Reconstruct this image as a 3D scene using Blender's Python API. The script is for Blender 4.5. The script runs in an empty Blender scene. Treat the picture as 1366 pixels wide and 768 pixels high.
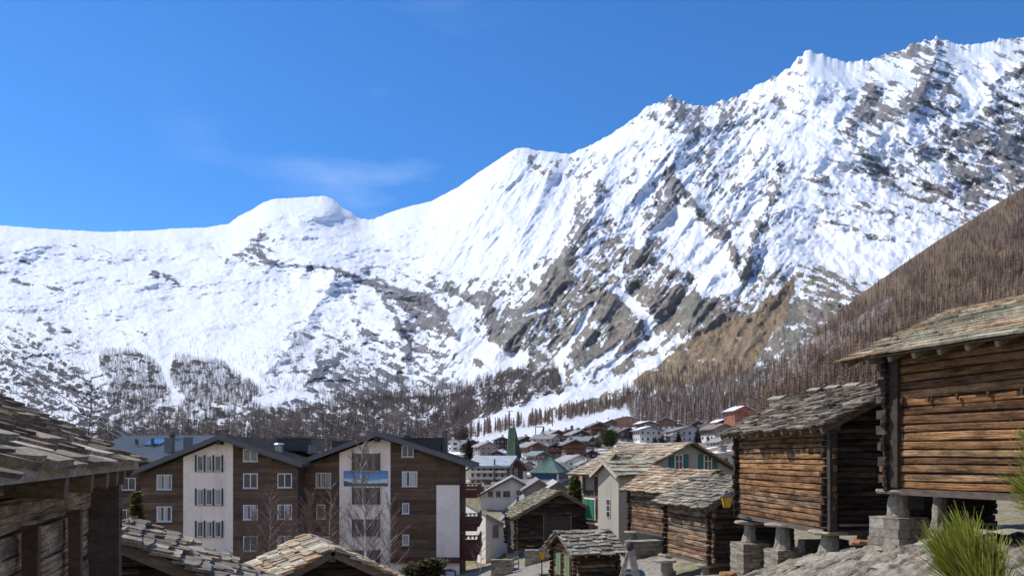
import bpy, math, random
import numpy as np
from mathutils import Matrix, Vector
R = random.Random(7)
rng = np.random.default_rng(11)
F, CX, HY = 1062.0, 683.0, 610.0          # focal length in photo pixels, centre column, horizon row
scene = bpy.context.scene
COL = scene.collection
def P(px, py, Y): return ((px-CX)/F*Y, Y, (HY-py)/F*Y)
SUN = Vector((-0.74, 0.24, 0.98)).normalized()

# ------------------------------------------------------------------ materials
def mat(name, rough=.8, ns=(3,3,3), namt=.3, detail=5, bump=.3, bdist=.02, metal=0, fine=0, spec=.3, trans=0, crack=None, stain=None):
    m = bpy.data.materials.new(name); m.use_nodes = True
    t = m.node_tree; n = t.nodes; l = t.links; n.clear()
    o = n.new('ShaderNodeOutputMaterial'); b = n.new('ShaderNodeBsdfPrincipled')
    a = n.new('ShaderNodeAttribute'); a.attribute_name = 'Col'
    tc = n.new('ShaderNodeTexCoord'); mp = n.new('ShaderNodeMapping'); mp.inputs['Scale'].default_value = ns
    l.new(tc.outputs['Object'], mp.inputs['Vector'])
    nz = n.new('ShaderNodeTexNoise'); nz.inputs['Scale'].default_value = 1; nz.inputs['Detail'].default_value = detail
    nz.inputs['Roughness'].default_value = .65
    l.new(mp.outputs[0], nz.inputs['Vector'])
    mr = n.new('ShaderNodeMapRange'); mr.inputs['From Min'].default_value = .25; mr.inputs['From Max'].default_value = .75
    mr.inputs['To Min'].default_value = 1-namt; mr.inputs['To Max'].default_value = 1+namt
    l.new(nz.outputs['Fac'], mr.inputs['Value'])
    fac = mr.outputs[0]
    if fine:
        n2 = n.new('ShaderNodeTexNoise'); n2.inputs['Scale'].default_value = 7; n2.inputs['Detail'].default_value = 3
        l.new(mp.outputs[0], n2.inputs['Vector'])
        m2 = n.new('ShaderNodeMapRange'); m2.inputs['From Min'].default_value = .3; m2.inputs['From Max'].default_value = .7
        m2.inputs['To Min'].default_value = 1-fine; m2.inputs['To Max'].default_value = 1+fine
        l.new(n2.outputs['Fac'], m2.inputs['Value'])
        mm = n.new('ShaderNodeMath'); mm.operation = 'MULTIPLY'; l.new(fac, mm.inputs[0]); l.new(m2.outputs[0], mm.inputs[1]); fac = mm.outputs[0]
    for cs, lo, hi, k in ([crack] if crack else [])+([stain] if stain else []):
        m3 = n.new('ShaderNodeMapping'); m3.inputs['Scale'].default_value = cs; m3.inputs['Location'].default_value = (3.1,7.7,1.3); l.new(tc.outputs['Object'], m3.inputs['Vector'])
        n3 = n.new('ShaderNodeTexNoise'); n3.inputs['Scale'].default_value = 1; n3.inputs['Detail'].default_value = 5; n3.inputs['Roughness'].default_value = .6; l.new(m3.outputs[0], n3.inputs['Vector'])
        r3 = n.new('ShaderNodeMapRange'); r3.inputs['From Min'].default_value = lo; r3.inputs['From Max'].default_value = hi; r3.inputs['To Min'].default_value = k; r3.inputs['To Max'].default_value = 1
        l.new(n3.outputs['Fac'], r3.inputs['Value']); mm = n.new('ShaderNodeMath'); mm.operation = 'MULTIPLY'; l.new(fac, mm.inputs[0]); l.new(r3.outputs[0], mm.inputs[1]); fac = mm.outputs[0]
    vm = n.new('ShaderNodeVectorMath'); vm.operation = 'SCALE'
    l.new(a.outputs['Color'], vm.inputs[0]); l.new(fac, vm.inputs['Scale'])
    l.new(vm.outputs[0], b.inputs['Base Color'])
    b.inputs['Roughness'].default_value = rough; b.inputs['Metallic'].default_value = metal
    b.inputs['Specular IOR Level'].default_value = spec
    if bump:
        bp = n.new('ShaderNodeBump'); bp.inputs['Strength'].default_value = bump; bp.inputs['Distance'].default_value = bdist
        l.new(nz.outputs['Fac'], bp.inputs['Height']); l.new(bp.outputs[0], b.inputs['Normal'])
    if trans:
        tr = n.new('ShaderNodeBsdfTranslucent'); l.new(vm.outputs[0], tr.inputs['Color'])
        mx = n.new('ShaderNodeMixShader'); mx.inputs[0].default_value = trans
        l.new(b.outputs[0], mx.inputs[1]); l.new(tr.outputs[0], mx.inputs[2]); l.new(mx.outputs[0], o.inputs[0])
    else:
        l.new(b.outputs[0], o.inputs[0])
    return m
M = dict(
 log=mat('weathered_log_wood', .9, (1.3,1.3,30), .7, 7, .9, .04, fine=.5, spec=.1, crack=((1.1,1.1,46),.36,.46,.22), stain=((1.6,1.6,5),.36,.56,.42)),
 beam=mat('old_beam_wood', .85, (3,3,9), .5, 6, .5, .02, fine=.3),
 board=mat('board_cladding_wood', .8, (.5,.5,9), .5, 5, .3, .03, fine=.25, stain=((.35,.35,.5),.35,.6,.7)),
 plaster=mat('rough_plaster', .9, (.5,.5,.35), .10, 6, .12, .01, fine=.05, stain=((1.4,1.4,.16),.3,.5,.84)),
 slab=mat('stone_roof_slab', .95, (5,5,5), .5, 6, .8, .03, fine=.4, spec=.12, stain=((1.7,1.7,1.7),.35,.55,.65)),
 stone=mat('dry_stone', .95, (7,7,7), .45, 6, .9, .04, fine=.3, spec=.12),
 farroof=mat('village_roof', .8, (.8,.8,.8), .35, 5, .3, .08, fine=.15),
 metal=mat('sheet_metal', .38, (1,1,1), .15, 3, 0, metal=.55, spec=.5),
 paint=mat('painted_surface', .5, (3,3,3), .12, 3, .05, .01),
 glass=mat('window_glass', .06, (.6,.6,.6), .6, 2, .06, .02, spec=.9),
 iron=mat('dark_iron', .55, (6,6,6), .2, 3, .1, .01, metal=.4),
 lamp=mat('amber_lantern_glass', .15, (9,9,9), .15, 2, 0, spec=.6, trans=.35),
 bark=mat('tree_bark', .9, (9,9,3), .4, 5, .6, .02),
 twig=mat('bare_twigs', .9, (.5,.5,.5), .25, 3, 0),
 leaf=mat('evergreen_foliage', .7, (2,2,2), .35, 4, 0, trans=.25),
 needle=mat('pine_needle', .5, (20,20,20), .2, 3, 0, trans=.45, spec=.3),
 print_=mat('printed_banner', .6, (3,3,9), .25, 5, 0),
)

# ------------------------------------------------------------------ object helpers
def tag(o, label=None, cat=None, group=None, kind=None):
    if label: o['label'] = label
    if cat: o['category'] = cat
    if group: o['group'] = group
    if kind: o['kind'] = kind
    return o
def empty(name, loc, rz, label, cat, group=None):
    o = bpy.data.objects.new(name, None); COL.objects.link(o); o.location = loc; o.rotation_euler = (0,0,rz)
    o.empty_display_size = .2
    return tag(o, label, cat, group)
def vcol(c, j=.12):
    k = 1+R.uniform(-j, j)
    return (c[0]*k, c[1]*k, c[2]*k)
class MB:
    def __init__(s): s.v=[]; s.f=[]; s.c=[]
    def poly(s, pts, col):
        b = len(s.v); s.v += [tuple(p) for p in pts]; s.f.append(tuple(range(b, b+len(pts)))); s.c.append(col)
    def prism(s, pts, d, col):
        """closed prism: polygon pts (list of 3-vectors) pushed by vector d"""
        b = len(s.v); n = len(pts); d = Vector(d)
        s.v += [tuple(p) for p in pts] + [tuple(Vector(p)+d) for p in pts]
        s.f.append(tuple(range(b, b+n))); s.f.append(tuple(range(b+2*n-1, b+n-1, -1)))
        s.c += [col]*2
        for i in range(n):
            j = (i+1)%n; s.f.append((b+i, b+n+i, b+n+j, b+j)); s.c.append(col)
    def box(s, x0,y0,z0,x1,y1,z1, col, jit=0):
        q = [(x0,y0),(x1,y0),(x1,y1),(x0,y1)]
        b = len(s.v)
        for z in (z0,z1):
            for x,y in q: s.v.append((x+R.uniform(-jit,jit), y+R.uniform(-jit,jit), z+R.uniform(-jit,jit)))
        for f in ((3,2,1,0),(4,5,6,7),(0,1,5,4),(1,2,6,5),(2,3,7,6),(3,0,4,7)):
            s.f.append(tuple(b+i for i in f)); s.c.append(col)
    def bar(s, a, b_, r0, r1, col, n=5, w=None):
        a = Vector(a); b_ = Vector(b_); d = b_-a
        if d.length < 1e-6: return
        d.normalize(); u = d.cross(Vector((0,0,1)))
        if u.length < .05: u = d.cross(Vector((1,0,0)))
        u.normalize(); w_ = d.cross(u)
        b = len(s.v)
        for p, r in ((a,r0),(b_,r1)):
            for i in range(n):
                t = 2*math.pi*i/n; s.v.append(tuple(p + u*(r*math.cos(t)) + w_*(r*math.sin(t))))
        for i in range(n):
            j = (i+1)%n; s.f.append((b+i,b+j,b+n+j,b+n+i)); s.c.append(col)
        s.f.append(tuple(range(b+n-1,b-1,-1))); s.f.append(tuple(range(b+n,b+2*n))); s.c += [col]*2
    def rod(s, a, b_, wid, hei, col):
        """square beam with horizontal width wid and height hei"""
        a = Vector(a); b_ = Vector(b_); d = (b_-a).normalized()
        u = d.cross(Vector((0,0,1)))
        if u.length < .05: u = Vector((1,0,0))
        u.normalize(); w_ = u.cross(d)
        pts = [a+u*x*wid/2+w_*z*hei/2 for x,z in ((-1,-1),(1,-1),(1,1),(-1,1))]
        s.prism(pts, b_-a, col)
    def build(s, name, m, parent=None, world=False, smooth=False, label=None):
        me = bpy.data.meshes.new(name); v = s.v
        if world and parent is not None:
            L = parent.location; v = [(p[0]-L.x, p[1]-L.y, p[2]-L.z) for p in v]
        me.from_pydata(v, [], s.f)
        c = np.ones((len(me.loops), 4), np.float32)
        cnt = np.array([len(f) for f in s.f]); c[:, :3] = np.repeat(np.array(s.c, np.float32), cnt, axis=0)
        at = me.color_attributes.new('Col', 'FLOAT_COLOR', 'CORNER'); at.data.foreach_set('color', c.ravel())
        me.materials.append(M[m] if isinstance(m, str) else m)
        if smooth: me.polygons.foreach_set('use_smooth', [True]*len(me.polygons))
        o = bpy.data.objects.new(name, me); COL.objects.link(o)
        if parent is not None: o.parent = parent
        if label: o['label'] = label
        return o
def np_mesh(name, v, f, col, m, parent=None, smooth=False, extra=None):
    """fast mesh: v (n,3), f (k,3 or 4) numpy, col per vertex (n,3)"""
    me = bpy.data.meshes.new(name); k = f.shape[1]
    me.vertices.add(len(v)); me.vertices.foreach_set('co', v.astype(np.float32).ravel())
    me.loops.add(f.size); me.loops.foreach_set('vertex_index', f.astype(np.int32).ravel())
    me.polygons.add(len(f)); me.polygons.foreach_set('loop_start', np.arange(0, f.size, k, dtype=np.int32))
    me.polygons.foreach_set('loop_total', np.full(len(f), k, np.int32))
    if smooth: me.polygons.foreach_set('use_smooth', np.ones(len(f), bool))
    me.update(calc_edges=True)
    c = np.ones((len(v),4), np.float32); c[:, :3] = col
    at = me.color_attributes.new('Col','FLOAT_COLOR','POINT'); at.data.foreach_set('color', c.ravel())
    if extra is not None:
        for nm, arr in extra.items():
            e = me.attributes.new(nm,'FLOAT','POINT'); e.data.foreach_set('value', arr.astype(np.float32).ravel())
    me.materials.append(M[m] if isinstance(m,str) else m)
    o = bpy.data.objects.new(name, me); COL.objects.link(o)
    if parent is not None: o.parent = parent
    return o

# ------------------------------------------------------------------ numpy noise
def perlin(x, y, seed=0):
    r = np.random.default_rng(seed); p = r.permutation(512); p = np.concatenate([p,p])
    g = r.uniform(0, 2*np.pi, 512); gx, gy = np.cos(g), np.sin(g)
    xi = np.floor(x).astype(np.int64); yi = np.floor(y).astype(np.int64); xf = x-xi; yf = y-yi
    u = xf**3*(xf*(xf*6-15)+10); w = yf**3*(yf*(yf*6-15)+10)
    def gr(ix, iy, dx, dy):
        h = p[(p[ix&511]+iy)&511]; return gx[h]*dx+gy[h]*dy
    a = gr(xi,yi,xf,yf); b = gr(xi+1,yi,xf-1,yf); c = gr(xi,yi+1,xf,yf-1); d = gr(xi+1,yi+1,xf-1,yf-1)
    return ((a+(b-a)*u)*(1-w)+(c+(d-c)*u)*w)*1.5
def fbm(x, y, o=5, seed=0, gain=.5, lac=2.03, ridged=False):
    s = np.zeros_like(x); a = 1; t = 0
    for i in range(o):
        n = perlin(x, y, seed+i*13)
        if ridged: n = 1-2*np.abs(n)
        s += a*n; t += a; a *= gain; x = x*lac+17.3; y = y*lac-9.1
    return s/t
def inpoly(px, py, poly):
    r = np.zeros(px.shape, bool); n = len(poly); j = n-1
    for i in range(n):
        xi, yi = poly[i]; xj, yj = poly[j]
        c = ((yi > py) != (yj > py)) & (px < (xj-xi)*(py-yi)/((yj-yi) or 1e-9)+xi)
        r ^= c; j = i
    return r
def segdist(px, py, pts):
    d = np.full(px.shape, 1e9)
    for (x0,y0),(x1,y1) in zip(pts[:-1], pts[1:]):
        vx, vy = x1-x0, y1-y0; t = np.clip(((px-x0)*vx+(py-y0)*vy)/(vx*vx+vy*vy+1e-9), 0, 1)
        d = np.minimum(d, np.hypot(px-x0-t*vx, py-y0-t*vy))
    return d
def lin(pts):
    x = np.array([p[0] for p in pts], float); y = np.array([p[1] for p in pts], float)
    return lambda q: np.interp(q, x, y)
def grid_faces(nr, nc):
    i = np.arange((nr-1)*(nc-1)); r = i//(nc-1); c = i%(nc-1); a = r*nc+c
    return np.stack([a, a+1, a+nc+1, a+nc], 1)
# ------------------------------------------------------------------ terrain material (snow / bare ground split per point)
def terrain_mat(name, nscale, bump, bdist, thr=1.0, fine_scale=None):
    m = bpy.data.materials.new(name); m.use_nodes = True; t = m.node_tree; n = t.nodes; l = t.links; n.clear()
    o = n.new('ShaderNodeOutputMaterial'); b = n.new('ShaderNodeBsdfPrincipled'); b.inputs['Roughness'].default_value = .85
    b.inputs['Specular IOR Level'].default_value = .15
    a = n.new('ShaderNodeAttribute'); a.attribute_name = 'Col'
    s = n.new('ShaderNodeAttribute'); s.attribute_name = 'rk'
    tc = n.new('ShaderNodeTexCoord')
    nz = n.new('ShaderNodeTexNoise'); nz.inputs['Scale'].default_value = nscale; nz.inputs['Detail'].default_value = 8
    nz.inputs['Roughness'].default_value = .7
    l.new(tc.outputs['Object'], nz.inputs['Vector'])
    # rk + (noise-.5)*thr > 0 -> bare ground
    ma = n.new('ShaderNodeMath'); ma.operation = 'MULTIPLY_ADD'; ma.inputs[1].default_value = thr; ma.inputs[2].default_value = -.5*thr
    l.new(nz.outputs['Fac'], ma.inputs[0])
    ad = n.new('ShaderNodeMath'); ad.operation = 'ADD'; l.new(ma.outputs[0], ad.inputs[0]); l.new(s.outputs['Fac'], ad.inputs[1])
    mr = n.new('ShaderNodeMapRange'); mr.inputs['From Min'].default_value = -.035; mr.inputs['From Max'].default_value = .05
    l.new(ad.outputs[0], mr.inputs['Value'])
    nb = n.new('ShaderNodeTexNoise'); nb.inputs['Scale'].default_value = nscale*2.7; nb.inputs['Detail'].default_value = 6; nb.inputs['Roughness'].default_value=.7
    l.new(tc.outputs['Object'], nb.inputs['Vector'])
    mb = n.new('ShaderNodeMapRange'); mb.inputs['From Min'].default_value=.3; mb.inputs['From Max'].default_value=.7
    mb.inputs['To Min'].default_value=.5; mb.inputs['To Max'].default_value=1.5
    l.new(nb.outputs['Fac'], mb.inputs['Value'])
    vm = n.new('ShaderNodeVectorMath'); vm.operation='SCALE'; l.new(a.outputs['Color'], vm.inputs[0]); l.new(mb.outputs[0], vm.inputs['Scale'])
    mx = n.new('ShaderNodeMix'); mx.data_type='RGBA'
    l.new(mr.outputs[0], mx.inputs['Factor']); mx.inputs['A'].default_value = (.80,.815,.84,1); l.new(vm.outputs[0], mx.inputs['B'])
    l.new(mx.outputs['Result'], b.inputs['Base Color'])
    bp = n.new('ShaderNodeBump'); bp.inputs['Strength'].default_value = bump; bp.inputs['Distance'].default_value = bdist
    l.new(nz.outputs['Fac'], bp.inputs['Height']); l.new(bp.outputs[0], b.inputs['Normal']); l.new(b.outputs[0], o.inputs[0])
    return m

# ------------------------------------------------------------------ mountains behind the village
SKY = lin([(-260,312),(0,300),(50,304),(100,307),(140,309),(200,307),(240,304),(275,303),(305,298),(318,288),(335,280),(350,270),(365,265),(400,263),(430,261),(443,264),(456,275),(468,282),(480,291),(500,291),(515,284),(545,275),(575,268),(610,250),(650,222),(680,202),(690,197),(700,196),(715,200),(730,201),(760,205),(775,199),(790,191),(812,180),(830,167),(850,152),(862,140),(876,135),(886,131),(895,123),(903,130),(915,134),(935,139),(950,138),(965,134),(985,127),(1010,110),(1028,103),(1045,95),(1060,82),(1075,67),(1084,67),(1092,70),(1110,74),(1130,81),(1150,78),(1160,79),(1175,71),(1190,67),(1202,66),(1215,57),(1235,52),(1250,50),(1265,52),(1280,57),(1310,55),(1330,51),(1366,47),(1450,40),(1640,60)])
BAS = lin([(-260,615),(560,609),(620,600),(700,590),(760,582),(850,578),(1000,577),(1200,565),(1640,540)])
LOGY = lin([(0,math.log(430)),(.03,math.log(640)),(.08,math.log(900)),(.15,math.log(1200)),(.3,math.log(1900)),(.6,math.log(3300)),(1,math.log(5600))])
NR, STEP = 440, 1.35
pxs = np.arange(-260, 1640, STEP); NC = len(pxs); vs = np.linspace(0, 1, NR)
PX, V = np.meshgrid(pxs, vs)
S = SKY(pxs); B = BAS(pxs)
rug = np.clip((pxs-560)/300, .26, 1)*(1+.5*np.clip((pxs-820)/50,0,1)) + .5*np.exp(-((pxs-490)/40)**2)
kk = np.exp(-np.linspace(-2.5,2.5,91)**2); kk /= kk.sum()
SS = np.convolve(np.pad(S, 45, mode='edge'), kk, mode='valid')
def blur(a, sg):
    n = int(sg*3); k_ = np.exp(-.5*(np.arange(-n,n+1)/sg)**2); return np.convolve(np.pad(a, n, mode='edge'), k_/k_.sum(), mode='valid')
S0 = S + rug*(4.6*fbm(pxs/17, pxs*0+3, 5, 5, .62, ridged=True) - 1)
LV = np.stack([blur(S0,70), blur(S0,38), blur(S0,20), blur(S0,10), blur(S0,5), blur(S0,2), S0]); SS = LV[1]
lvl = np.interp(vs, [0,.55,.75,.86,.93,.97,1], [0,0,1,2,3.4,4.8,6]); li = np.minimum(lvl.astype(int),5); lf = (lvl-li)[:,None]
SV = LV[li]*(1-lf)+LV[li+1]*lf
PY = B[None,:]*(1-V) + SV*V
PY = PY + rug[None,:]*5*fbm(PX/24, PY/18, 4, 6)*np.clip(V*6,0,1)*np.clip((1-V)*6,0,1)
S = SS
YB = np.exp(LOGY(V))
# coverage of bare rock by eye, one digit per 40 px cell (rows y = 60, 100 ... 580)
GR = ["00000000000000000000000005312464223",
      "00000000000000000000000044312354136",
      "00000000000000000000036554334547788",
      "00000000000000000000034532123536777",
      "00000000000000000234124543212345677",
      "00000000000000000212135443334345777",
      "00000000110000001113424343321123456",
      "11111000310000001245663344231011234",
      "10100100011345444577666335676421111",
      "10110000121014527778777889997533335",
      "23301000013344536668866998855333333",
      "44210000034565434556668998899999999",
      "44433200445566555666899999999999999",
      "55555555555555555555999999999999999"]
G = np.array([[int(c) for c in r] for r in GR], float)/9
gx = np.clip((PX-20)/40, 0, 33.999); gy = np.clip((PY-60)/40, 0, 12.999)
ix = gx.astype(int); iy = gy.astype(int); fx = gx-ix; fy = gy-iy
fx = fx*fx*(3-2*fx); fy = fy*fy*(3-2*fy)
C = (G[iy,ix]*(1-fx)+G[iy,ix+1]*fx)*(1-fy)+(G[iy+1,ix]*(1-fx)+G[iy+1,ix+1]*fx)*fy
wx = 7*fbm(PX/30, PY/30, 4, 71); wy = 7*fbm(PX/30, PY/30, 4, 91)
QX, QY = PX+wx, PY+wy
# rock ribs and outcrops: polyline, half width, strength
ribs = [
 ([(797,255),(780,290),(762,330),(745,370),(715,405),(690,440),(680,470)], 15, .75),
 ([(860,232),(835,240),(800,262)], 7, .4),
 ([(893,230),(897,250),(882,285),(866,292)], 13, 1.0), ([(898,245),(930,278),(950,300),(970,325),(985,345)], 8, .8),
 ([(1045,222),(1032,245),(1036,275),(1012,305),(1003,350),(985,380)], 11, .7),
 ([(862,312),(866,330),(850,348)], 11, .8), ([(850,380),(880,400),(920,400),(950,410)], 20, .5),
 ([(800,400),(830,430),(835,455)], 22, .7), ([(740,440),(760,470),(740,500)], 18, .4), ([(860,350),(900,365),(930,370)], 10,.5),
 ([(655,420),(660,450),(645,480)], 13, .6), ([(600,385),(620,395),(650,400)], 8, .8),
 ([(300,345),(320,338),(345,340),(360,352),(400,355),(440,360),(480,374),(510,388),(540,402)], 6, .6),
 ([(345,305),(348,325),(355,335)], 7, .5), ([(495,372),(520,395),(545,402),(560,405)], 8, .7),
 ([(520,386),(560,396),(590,418),(612,444)], 6, .9), ([(540,410),(575,428),(610,446)], 5, .8), ([(510,400),(530,425),(545,455),(540,480)], 5, .8),
 ([(470,430),(500,450),(540,470)], 6, .4), ([(395,445),(400,470),(392,478)], 9, .3), ([(460,470),(425,490),(420,505)], 9, .5), ([(560,500),(600,515)], 8, .5),
 ([(26,350),(48,354)], 4.5, .8), ([(65,383),(88,387)], 5, .6), ([(200,364),(225,370),(250,384)], 4.5, .9), ([(52,425),(70,438),(92,440)], 4, .7),
 ([(186,440),(195,442)], 6, .7), ([(95,328),(115,330)], 3, .5), ([(18,370),(40,378)], 3, .6), ([(280,330),(300,350)], 4, .3),
 ([(1130,175),(1150,150),(1165,120)], 11, .9), ([(1160,160),(1200,150),(1230,120)], 14, .7), ([(1240,70),(1250,100),(1225,130)], 10, .6),
 ([(1145,200),(1165,212),(1180,225)], 9, .9), ([(1130,225),(1170,230)], 6, .7), ([(1085,238),(1100,240)], 6, .8), ([(1180,245),(1220,262),(1245,270)], 6, .8),
 ([(1225,245),(1260,255)], 7,.8), ([(1100,290),(1130,305)], 4, .9), ([(1140,308),(1165,315),(1190,320)], 4.5, .9), ([(1150,270),(1190,285)], 4, .6),
 ([(1260,175),(1300,190),(1350,200)], 14, .6), ([(1200,190),(1260,215),(1310,235)], 12, .6), ([(1310,130),(1340,100),(1366,90)], 9,.6), ([(1340,200),(1366,240)], 16, .8),
 ([(895,128),(905,150),(930,165),(960,170)], 12, .35), ([(705,215),(720,225),(745,232)], 6, .5), ([(665,255),(690,240)], 4,.4),
 ([(985,140),(965,160)], 9,.5), ([(1010,150),(1035,160)],5,.5)]
for pts, w, st in ribs:
    C = C + .8*st*np.clip(1.25-segdist(QX, QY, pts)/w, 0, 1)
# clean snow: glaciers, gullies, avalanche cone, ski runs
snows = [
 ([(868,484),(835,508),(790,520),(740,534),(690,552),(640,568),(600,578)], 9), ([(880,478),(845,512)], 8),
 ([(600,596),(640,589),(700,578),(760,566),(800,556),(850,541)], 8), ([(850,541),(900,530)],2.5),
 ([(205,478),(222,490),(232,515),(240,530)], 7), ([(610,430),(625,455),(650,470),(690,478)], 12), ([(640,470),(660,490),(680,480)],8),
 ([(822,385),(845,405),(868,432)], 6), ([(790,410),(765,450),(745,480),(750,510)], 4.5), ([(905,300),(930,340),(960,370)], 22), ([(850,330),(845,300),(855,260)],4),
 ([(1100,330),(1150,350),(1180,345)], 20), ([(1120,190),(1140,200)],4), ([(1180,190),(1190,178),(1183,170)],6), ([(1290,110),(1310,130),(1290,150)],11), ([(880,452),(845,465),(800,500)],4.5),
 ([(700,420),(735,405)],4.5), ([(830,455),(815,470),(785,490)],4), ([(345,500),(320,470),(380,420),(430,380)],14), ([(300,520),(350,535),(400,520)],7),
 ([(560,300),(640,320),(700,300)],40), ([(150,560),(170,575)],3)]
for pts, w in snows:
    C = C - 1.3*np.clip(1.35-segdist(QX, QY, pts)/w, 0, 1)
C = np.where(C > 0, C*(.80+.20*np.clip((PY-300)/90, 0, 1)), C)
def nrm(a): return (a-a.mean())/a.std()
def rot(ang): c, s = math.cos(ang), math.sin(ang); return c*PX+s*PY, -s*PX+c*PY
def ori(ang, L, W, seed): a, b = rot(math.radians(ang)); return nrm(fbm(a/L, b/W, 6, seed, .70))
n1 = ori(22, 30, 6.5, 201); n2 = ori(-52, 34, 7, 301); n3 = ori(58, 30, 7, 401); n0 = nrm(fbm(PX/15, PY/10, 6, 501, .7)); nb = nrm(fbm(PX/60, PY/45, 3, 502, .6))
def sm(x, a, b): t = np.clip((x-a)/(b-a), 0, 1); return t*t*(3-2*t)
wr = sm(PX, 1000, 1120); wl = 1-sm(PX, 520, 640); wc = 1-wr-wl
blend = wr*(n1*.8+n0*.4) + wl*(n1*.6+n0*.7) + wc*(n2*.6+n3*.35+n0*.55)
blend = nrm(blend + .32*nb)
N01 = .5+.5*np.tanh(blend*.8)
rk = np.clip(C, 0, 1.15)*.97 - N01 - .07
rk = np.where(C < .02, np.minimum(rk, -.35), rk)
# relief along the line of sight, in metres; steeper where rock shows
rn = (wr*fbm(*[q/s for q, s in zip(rot(math.radians(30)), (150,60))], 6, 31, .52, ridged=True)
      + wl*1.5*fbm(PX/120+wx*.01, PY/45, 6, 37, .52)
      + wc*fbm(*[q/s for q, s in zip(rot(math.radians(-52)), (170,55))], 6, 43, .52, ridged=True))
rn2 = fbm(PX/26, PY/20, 5, 47, .55, ridged=True)
rough = np.clip(C, .16, 1)
rel = rn*(.030+.030*np.clip(C,0,1))*1.15 + rn2*.0060*rough + .0009*fbm(PX/6, PY/5, 3, 53) + .0030*fbm((PX+wx)/16, (PY+wy)/9, 4, 54, .55, ridged=True)*(.35+.65*wl) + wl*.015*fbm(PX/60+wy*.03, PY/26, 4, 55, .5)
# real ridges: nearer to the eye than the gullies beside them
for pts, w, h in [([(797,255),(762,330),(715,405),(660,470)], 55, .05), ([(1045,222),(1012,305),(985,380),(900,480)], 50, .05), ([(893,230),(930,278),(985,345)], 30, .03),
                  ([(445,378),(405,430),(370,480),(330,520)], 34, .05), ([(445,378),(500,420),(560,440)], 40, .03), ([(0,330),(150,345),(300,350)], 60, .02), ([(60,360),(160,420),(200,470)], 45, .025), ([(230,300),(290,380),(280,450)], 50, .02), ([(500,380),(560,398),(612,440)], 24, .055), ([(545,420),(530,455),(545,490)], 22, .035), ([(1075,60),(1130,130),(1110,180)], 40, .03), ([(895,124),(930,200)], 40, .03),
                  ([(1250,50),(1230,130),(1150,200)], 50, .035)]:
    d = segdist(PX+2*wx, PY+2*wy, pts)/w; rel = rel + h*np.exp(-d*1.3)
rel = rel*(1-.45*np.exp(-(segdist(PX, PY, [(1035,410),(965,462),(880,502)])/42)**2))
edge = np.clip((1-V)*14, 0, 1)*np.clip(V*12, 0, 1)
YY = YB*(1 - rel*edge*1.15)
XX = (PX-CX)/F*YY; ZZ = (HY-PY)/F*YY
# colours of the bare ground
rc = np.empty(PX.shape+(3,)); grey = np.array([.18,.17,.165]); warm = np.array([.205,.165,.135]); green = np.array([.155,.15,.115]); gold = np.array([.27,.185,.095]); brown = np.array([.15,.105,.08])
t = np.clip(.45+.9*fbm(PX/45, PY/45, 4, 61), 0, 1)[...,None]
tw = np.clip(sm(PY, 200, 420)*sm(PX, 560, 760)*1.0, 0, 1)[...,None]
rc[:] = grey*(1-tw)+1.12*(warm*t+green*(1-t))*tw
dark = np.clip(.55+.9*fbm(PX/12, PY/9, 4, 67), .6, 1.35)[...,None]*1.25
rc *= dark
ck = wr*fbm(*[q/s for q, s in zip(rot(math.radians(22)), (22,6))], 4, 811, .6, ridged=True)+(1-wr)*fbm(*[q/s for q, s in zip(rot(math.radians(-58)), (24,6))], 4, 813, .6, ridged=True)
rc *= np.clip(.98+.75*ck, .45, 1.45)[...,None]
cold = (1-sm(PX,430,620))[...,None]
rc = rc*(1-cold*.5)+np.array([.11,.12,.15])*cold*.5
gm = inpoly(QX, QY, [(1060,372),(1052,415),(1015,470),(1000,500),(940,512),(850,520),(845,508),(880,485),(925,450),(960,425),(1000,420),(1030,395)])
gm = gm[...,None]*(.75+.35*fbm(PX/14,PY/9,4,63)[...,None])
rc = rc*(1-gm)+gold*gm*np.clip(.95+.35*fbm(PX/30,PY/9,4,64),.5,1.3)[...,None]
rk = np.where(gm[...,0] > .1, np.clip(rk, .18-.55*(fbm(PX/28, PY/7, 4, 65) > .42), 1), rk)
low = sm(PY, 505, 560)[...,None]*sm(PX, 820, 900)[...,None]
rc = rc*(1-low)+np.array([.16,.115,.075])*low
FOA = [(132,470),(182,468),(206,484),(230,530),(200,546),(152,550),(140,530),(150,510),(132,492)]
FOB = [(232,478),(290,483),(320,500),(352,525),(330,542),(250,537),(225,505)]
FOC = [(130,565),(200,545),(260,537),(330,547),(420,542),(440,532),(600,525),(640,518),(620,560),(620,606),(130,606)]
FOD = [(600,525),(640,512),(700,492),(742,492),(754,520),(700,537),(650,556),(600,575)]
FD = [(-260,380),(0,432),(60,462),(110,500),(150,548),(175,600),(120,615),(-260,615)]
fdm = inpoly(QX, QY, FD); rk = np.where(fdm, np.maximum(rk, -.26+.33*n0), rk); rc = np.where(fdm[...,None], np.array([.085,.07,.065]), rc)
for poly_, lo_, am_ in ((FOA,-.13,.22),(FOB,-.12,.22),(FOC,-.12,.28),(FOD,-.05,.28)):
    mk = inpoly(QX, QY, poly_); rk = np.where(mk, np.maximum(rk, lo_+am_*n0), rk); rc = np.where(mk[...,None], np.array([.10,.08,.068]), rc)
verts = np.stack([XX, YY, ZZ], -1)
MT = terrain_mat('mountain_snow_and_rock', .06, .9, 10, 1.15)
mo = np_mesh('mountain', verts.reshape(-1,3), grid_faces(NR,NC), rc.reshape(-1,3), MT, None, False, {'rk': rk.ravel()*1.0})
tag(mo, kind='structure')
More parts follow.
